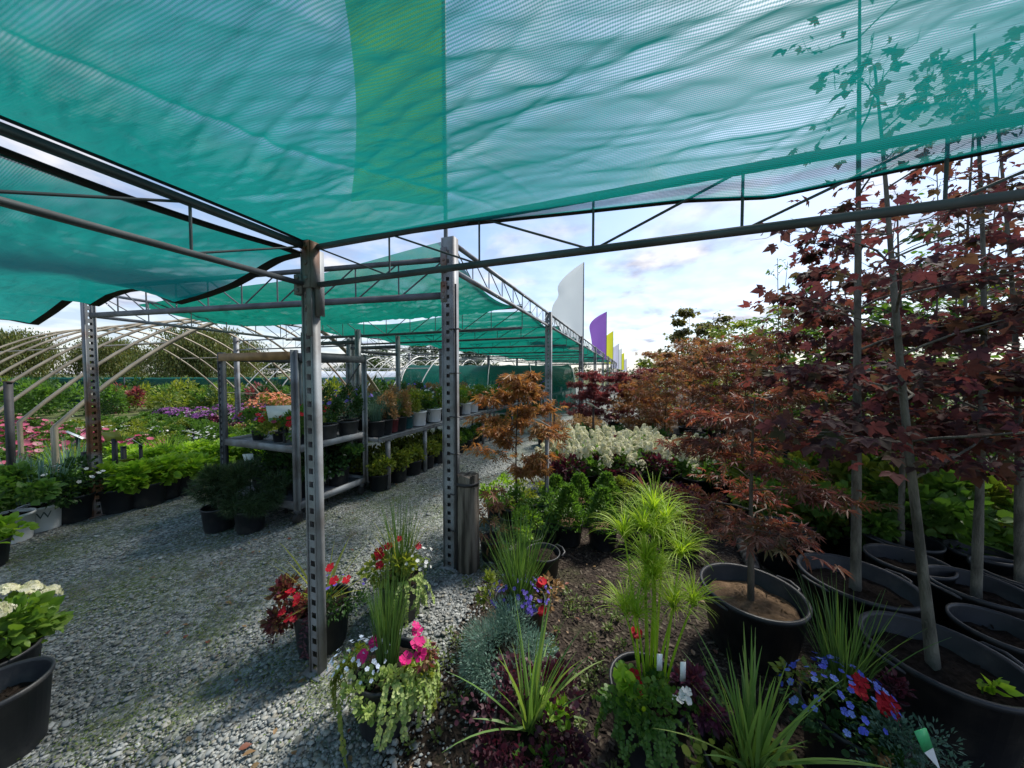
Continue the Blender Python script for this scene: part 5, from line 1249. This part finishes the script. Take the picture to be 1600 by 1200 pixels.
bigpot('empty black pot with a pale rim at the back right edge', 'nursery_pot', 'pot', XD(1545, 2.25), .16, .34, 0, 0, 0, 0, None, None, 0, 0, 0, 0, None, SOIL, handles=False)
bigpot('half hidden black nursery pot right behind the handled maple pot', 'nursery_pot', 'pot', G(1222, 885), .19, .34, 0, 0, 0, 0, None, None, 0, 0, 0, 0, None, SOIL, handles=False)
plant('nursery_pot', 'black pot with a pale handled rim just behind the violet lobelia planter', 'pot', G(848, 905), [('pot', pot(.13, .22, POTB, .84, .012, True)), ('soil', SO_M)], .4)
bigpot('black nursery pot in the shade between the two tall trunks', 'nursery_pot', 'pot', XD(1430, 2.15), .2, .34, 0, 0, 0, 0, None, None, 0, 0, 0, 0, None, SOIL, handles=False)
p = AT(1348, 576, 2.3); t = thing('hanging_tag', 'small pale green tag hanging in the crimson maple crown', 'tag', p, .2); part('tag_face', MB().box((0, 0, 0), (.14, .004, .035)).mesh('tag_face', plain('pale green tag', (.28, .52, .42), .5)), t); part('tag_loop', MB().tube([(-.07, 0, 0), (-.1, .01, .05), (-.11, .01, .1)], .002, 4).mesh('tag_loop', DRIP), t)
for i, (px, py, lb, m_) in enumerate(((828, 868, 'small lime green potted shrub behind the lobelia planter', LIME), (1040, 838, 'low green potted shrub right behind the papyrus', GREEN), (1075, 858, 'yellow green potted shrub between the papyrus and the log', YELGRN), (1010, 812, 'dark leaved potted shrub below the hydrangeas, behind the papyrus', GREEN), (975, 800, 'green potted shrub below the hydrangeas, left of the papyrus heads', YELGRN), (1065, 800, 'burgundy potted shrub below the hydrangeas', PURPLE), (1100, 822, 'burgundy and green potted shrub beside the log', COLEUS))):
    plant('potted_shrub', lb, 'potted shrub', G(px, py), [('pot', PB_M), ('soil', SO_M), ('foliage', bush(950 + i, (0, 0, .32), (.18, .18, .14), 380, OVAL, .055, m_, 9))], i, None, .85)
# log edging
a_, c_ = G(1118, 800), G(1178, 905)
lo = thing('fallen_log', 'weathered pale log edging lying behind the papyrus planter', 'log', (0, 0, 0)); pts = [a_ * (1 - f) + c_ * f + np.array([.06 * math.sin(f * 3), 0, .05]) for f in np.linspace(0, 1, 8)]
part('log_wood', MB().tube(pts, [.05, .06, .055, .06, .062, .058, .05, .045], 12).mesh('log_wood', LOGM, True), lo)
part('broken_end', MB().tube([pts[-1], pts[-1] + np.array([.02, -.05, .01])], [.04, .012], 9).mesh('broken_end', DBARK), lo)
# signs in the right bed
for px, top, dist, lab in ((852, 664, 3.05, 'green edged sign on a grey stake in front of the hydrangeas'), (926, 634, 6.2, 'pale green sign on a wooden stake among the peach shrubs'), (865, 635, 7.0, 'small green sign on the path post beside the far bench')):
    p = AT(px, top, dist); signboard('stake_sign', lab, p, .12, .24, SIGNW, R(30), R(-62), True, sm=GALV if px == 852 else DBARK, sw=.035)

# ------------------------------------------------------------------ foreground planters
def planter(label, loc, parts, sc=1.0, rz=0.0): return plant('flower_planter', label, 'planter', loc, parts, rz, None, sc)
PP = pot(.15, .26, POTB, .84, .014); PSO = soil(.14, .235)
# 1 behind the near post
pts = [(-.16, -.1, .36), (-.1, -.12, .40), (-.05, -.15, .37), (-.19, -.06, .33), (.1, -.08, .5), (.12, -.1, .44), (.17, -.05, .41), (-.12, -.16, .31), (-.06, -.18, .30)]
planter('planter of coleus and red petunias with a yellow spike plant behind the near post', G(505, 1004), [('pot', PP), ('soil', PSO),
    ('coleus', bush(801, (-.13, -.06, .28), (.16, .15, .15), 460, OVAL, .048, COLEUS, 8, name='coleus')), ('foliage', bush(802, (.08, 0, .27), (.16, .15, .1), 420, DIA, .035, DKGREEN, 8)),
    ('spike_leaves', grass(803, 34, .03, .25, .42, .012, YSPIKE, (.3, 1.2), (.1, .5), 'spike_leaves')), ('red_flower', blooms_at(804, pts, FL5, .055, PRED, 'red_flower')),
    ('violet_flowers', blooms(805, (.1, 0, .3), (.16, .15, .1), 12, FL5, .022, PVIO, name='violet_flowers')), ('trailing_stems', trails(806, .15, .26, 9, .26, DIA, .028, PURPLE, (2.4, 4.8))), ('plant_tag', MB().box((.1, -.15, .3), (.018, .002, .05)).mesh('plant_tag', TAGW))])
# 2 behind planter 3
pts = [(-.12, -.06, .44), (-.1, -.1, .4), (-.06, -.04, .5), (-.02, .0, .52), (-.13, -.02, .46), (.12, 0, .48)]
planter('planter with tall wispy grass, red blooms and white bacopa, behind the pink one', G(627, 958), [('pot', PP), ('soil', PSO), ('rush', grass(811, 150, .06, .24, .58, .004, RUSH, (.01, .2), (.0, .35), 'rush')),
    ('foliage', bush(812, (-.05, -.05, .36), (.16, .16, .11), 520, ROUND, .03, YELGRN, 9)), ('trailing_stems', trails(813, .15, .3, 12, .28, ROUND, .017, VARIEG, (-1.5, 1.5), per=24)), ('red_flower', blooms_at(814, pts, FL5, .06, PRED, 'red_flower')),
    ('white_flowers', blooms(815, (.13, -.02, .36), (.1, .13, .14), 26, FL5, .024, PWHITE, name='white_flowers')), ('spike_leaves', grass(816, 18, .04, .25, .5, .012, YSPIKE, (.05, .4), (.1, .5), 'spike_leaves'))], .95)
# 3 pink planter
pts = [(-.07, -.08, .38), (.115, -.1, .365), (.16, -.06, .395), (.175, -.08, .37), (-.05, -.02, .385), (.12, .05, .38)]
planter('planter of hot pink petunias, white lobelia and variegated trailing leaves on the gravel', G(607, 1118), [('pot', PP), ('soil', PSO), ('rush', grass(821, 210, .045, .24, .46, .0042, RUSH, (.0, .17), (.0, .25), 'rush')),
    ('lobelia', bush(822, (-.12, -.03, .3), (.11, .12, .08), 420, DIA, .018, RUSH, 8, name='lobelia')), ('white_flowers', blooms(823, (-.1, -.06, .32), (.13, .12, .075), 70, FL5, .018, PPALE, name='white_flowers')),
    ('pink_flower', blooms_at(824, pts, FL5, .06, PMAG, 'pink_flower')), ('coleus', bush(825, (.19, -.02, .33), (.05, .06, .06), 60, OVAL, .035, COLEUS, 5, name='coleus')),
    ('variegated_leaves', bush(826, (.02, -.14, .24), (.15, .07, .09), 620, ROUND, .021, VARIEG, 14, name='variegated_leaves')), ('trailing_stems', trails(827, .15, .28, 20, .24, ROUND, .016, VARIEG, (-1.35, .5), per=24)), ('creeping_jenny', trails(828, .15, .27, 12, .3, ROUND, .018, YELGRN, (2.6, 4.2), 'creeping_jenny', 26)),
    ('side_foliage', bush(829, (.17, -.04, .2), (.09, .11, .11), 620, ROUND, .016, YELGRN, 10, name='side_foliage'))], .98)
# 4 purple lobelia planter
pts = [(.13, -.12, .27), (.12, -.04, .37)]
planter('planter of violet lobelia and gold leaves with tall green rushes beside the stump', G(812, 1000), [('pot', PP), ('soil', PSO), ('rush', grass(831, 260, .06, .24, .52, .0042, RUSH, (.02, .42), (.0, .45), 'rush')),
    ('lobelia', bush(832, (0, -.04, .3), (.16, .14, .08), 520, DIA, .018, RUSH, 9, name='lobelia')), ('violet_flowers', blooms(833, (0, -.05, .31), (.18, .15, .09), 110, FL5, .022, PVIO, name='violet_flowers')),
    ('gold_leaves', bush(834, (-.18, .02, .28), (.07, .09, .1), 150, OVAL, .035, YELGRN, 6, name='gold_leaves')), ('peach_leaves', bush(835, (.18, 0, .3), (.07, .08, .07), 130, OVAL, .032, PEACH, 6, name='peach_leaves')), ('red_flower', blooms_at(836, pts, FL8, .06, PRED, 'red_flower'))])
# 5 silver planter
planter('planter overflowing with feathery silver green foliage in front of the lobelia planter', G(797, 1078), [('pot', pot(.13, .22, POTB)), ('soil', soil(.12, .2)), ('feathery_foliage', bush(841, (0, -.02, .22), (.24, .2, .19), 4200, NEED, .055, SILVER, 16, .3, name='feathery_foliage')), ('feathery_fronds', bush(842, (0, -.02, .24), (.25, .2, .17), 2600, DIA, .019, SILVER, 16, .3, name='feathery_fronds'))], .95)
# 6 burgundy planter with spikes (bottom centre)
planter('planter of burgundy leaves with a tall green spike plant at the bottom centre', G(828, 1235), [('pot', PP), ('soil', PSO), ('burgundy_foliage', bush(851, (-.0, 0, .29), (.23, .21, .11), 1700, ROUND, .02, PURPLE, 18, name='burgundy_foliage')), ('spike_leaves', grass(852, 30, .025, .25, .46, .012, SPIKE, (.0, .62), (.0, .4), 'spike_leaves')),
    ('arching_leaves', grass(853, 9, .03, .26, .36, .014, SPIKE, (.7, 1.2), (.3, .9), 'arching_leaves')), ('lime_leaves', bush(854, (.1, -.02, .34), (.06, .06, .05), 50, ROUND, .035, LIME, 5, name='lime_leaves')), ('round_leaves', bush(855, (0, -.14, .25), (.12, .06, .05), 60, ROUND, .045, GREEN, 6, name='round_leaves'))])
# 7 papyrus planter
pz = [(0, 0, .93, -.02, .03, .21), (.04, .02, 1.0, .0, .05, .22), (-.03, .01, .9, -.06, .04, .2), (.05, -.02, .84, .08, .03, .2), (.07, 0, .64, .11, .0, .16), (-.02, -.02, .62, -.05, -.02, .15), (.02, .02, .72, .02, .03, .17), (.02, .03, .89, .03, .03, .22), (-.01, 0, .8, .0, .02, .2), (.03, 0, .75, -.02, 0, .19), (.04, .03, .94, .06, .06, .2), (.03, 0, .62, .07, 0, .19), (-.03, 0, .6, -.07, .0, .19), (0, .02, .67, .0, .03, .18)]
pts = [(-.08, -.05, .37), (-.06, -.07, .355), (-.1, -.05, .36), (-.05, .02, .50), (-.045, .03, .49), (.02, -.2, .12)]
planter('planter of lime papyrus with red geraniums and purple leaves in a tall black pot', G(1012, 1176), [('pot', pot(.155, .3, POTB, .86, .014)), ('soil', soil(.145, .28)), ('papyrus_stems', papyrus(861, pz, .28, LIMEGR)),
    ('foliage', bush(862, (-.06, -.09, .33), (.13, .1, .07), 800, ROUND, .021, GREEN, 12)), ('lime_leaves', bush(863, (-.12, -.07, .34), (.06, .06, .05), 46, ROUND, .05, LIME, 5, name='lime_leaves')), ('purple_leaves', bush(864, (.16, -.06, .3), (.09, .1, .08), 240, OVAL, .045, leaf('purple sage leaf', [(.10, .02, .06), (.16, .04, .10), (.07, .02, .04)]), 8, name='purple_leaves')),
    ('red_flower', blooms_at(865, pts, FL5, .05, PRED, 'red_flower', 3)), ('white_flower', blooms_at(866, [(.08, -.11, .355), (.1, -.12, .35), (.06, -.12, .35), (.09, -.1, .37), (.11, -.1, .36)], FL5, .032, PWHITE, 'white_flower')),
    ('trailing_stems', trails(867, .155, .3, 30, .2, ROUND, .013, GREEN, (3.5, 5.9), per=22)), ('plant_tag', MB().box((.115, -.05, .4), (.022, .002, .08)).box((.03, -.03, .42), (.022, .002, .07)).mesh('plant_tag', TAGW))])
# 8 spike grass planter bottom right of centre
planter('planter of broad upright green spike leaves at the bottom right of the centre', G(1172, 1300), [('pot', PP), ('soil', PSO), ('spike_leaves', grass(871, 46, .05, .25, .42, .013, SPIKE, (.0, .5), (.0, .35), 'spike_leaves')), ('arching_leaves', grass(872, 12, .04, .25, .42, .012, SPIKE, (.5, 1.1), (.1, .6), 'arching_leaves')), ('foliage', bush(873, (-.02, -.03, .27), (.17, .15, .06), 240, ROUND, .03, YELGRN, 8))], 1.0)
# 9 blue lobelia planter
pts = [(0, -.04, .38), (.035, -.02, .4), (.06, -.09, .355), (.09, -.085, .35), (.075, -.06, .37), (.045, -.08, .37), (.09, -.05, .37)]
pts = [(x - .02, y, z) for x, y, z in pts]
planter('planter of blue lobelia, red petunias and ferns with tall rushes below the big maple pots', G(1325, 1212), [('pot', PP), ('soil', PSO), ('rush', grass(881, 150, .05, .27, .44, .0045, RUSH, (.02, .4), (.0, .35), 'rush', c=(.05, .08))), ('lobelia', bush(882, (-.12, 0, .33), (.12, .13, .1), 360, DIA, .018, RUSH, 8, name='lobelia')),
    ('blue_flowers', blooms(883, (-.08, -.02, .34), (.19, .14, .12), 75, FL5, .024, PBLUE, name='blue_flowers')), ('red_flower', blooms_at(884, pts, FL5, .055, PRED, 'red_flower')), ('fern_fronds', bush(885, (.08, -.12, .27), (.2, .12, .09), 1700, DIA, .022, BLUEGR, 18, name='fern_fronds')),
    ('peach_leaves', bush(886, (-.04, -.18, .27), (.04, .03, .03), 14, OVAL, .06, PEACH, 3, name='peach_leaves')), ('dark_leaves', bush(887, (.16, -.02, .34), (.07, .07, .06), 160, OVAL, .03, PURPLE, 6, name='dark_leaves')), ('gold_leaves', bush(888, (-.16, .04, .37), (.07, .07, .06), 60, OVAL, .03, YELGRN, 5, name='gold_leaves')), ('low_foliage', bush(889, (0, -.05, .24), (.2, .17, .06), 420, ROUND, .03, DKGREEN, 9, name='low_foliage'))])
p = AT(1440, 1156, 1.0); t = thing('plant_tag', 'green and white plastic plant tag stuck in the blue lobelia planter', 'plant tag', p, .15)
o = part('tag_head', MB().add([[-.028, 0, .03], [.018, 0, .035], [.03, -.01, -.02], [-.006, -.01, -.03], [-.028, .003, .03], [.018, .003, .035], [.03, -.007, -.02], [-.006, -.007, -.03]], [[0, 1, 2, 3], [7, 6, 5, 4], [0, 4, 5, 1], [1, 5, 6, 2], [2, 6, 7, 3], [3, 7, 4, 0]]).mesh('tag_head', TAGG), t)
part('tag_point', MB().add([[-.004, -.01, -.0305], [.03, -.01, -.0205], [.045, -.02, -.085], [-.004, -.007, -.0305], [.03, -.007, -.0205], [.045, -.017, -.085]], [[0, 1, 2], [5, 4, 3]]).add([[-.004, -.01, -.0305], [.03, -.01, -.0205], [-.004, -.007, -.0305], [.03, -.007, -.0205]], [[0, 2, 3, 1]]).mesh('tag_point', TAGW), t)
# small seedling in the leaning maple pot
plant('seedling', 'bright green seedling growing in the nearest wide pot at the lower right', 'seedling', np.array([XD(1560, 1.3)[0], 1.3, .26]), [('leaves', bush(890, (0, 0, .06), (.05, .05, .03), 9, OVAL, .07, LIME, 3, name='leaves')), ('stem', MB().tube([(0, 0, -.02), (0, 0, .06)], .003, 5).mesh('stem', GREEN))])
# ------------------------------------------------------------------ left front hydrangea and empty pot
hl = G(8, 1100)
plant('potted_hydrangea', 'creamy white hydrangea with bright green leaves in a black pot at the lower left', 'hydrangea', (hl[0] - .06, hl[1], 0), [('pot', pot(.17, .29, POTB, .86, .014)), ('soil', soil(.16, .26)), ('foliage', bush(900, (0, 0, .4), (.2, .2, .18), 420, BROAD, .088, leaf('hydrangea leaf', [(.10, .2, .03), (.15, .27, .04), (.2, .3, .05)], .4), 11)), ('flower_head', panicles(903, (0, 0, .44), (.23, .23, .16), 10, PCREAM, .035, .062, .022, 150, True))], .4, None, .86)
p = XD(-34, 1.30); plant('nursery_pot', 'empty black pot with a rolled rim at the lower left corner', 'pot', p, [('pot', pot(.14, .30, POTB, .84, .016, False, 36)), ('soil', soil(.14, .2))], 0)
plant('potted_perennial', 'lime green leafy plant poking in at the left picture edge', 'potted plant', XD(-42, 2.6), [('pot', PB_M), ('soil', SO_M), ('foliage', bush(903, (0, 0, .28), (.19, .19, .1), 160, BROAD, .08, LIME, 8))], 0)
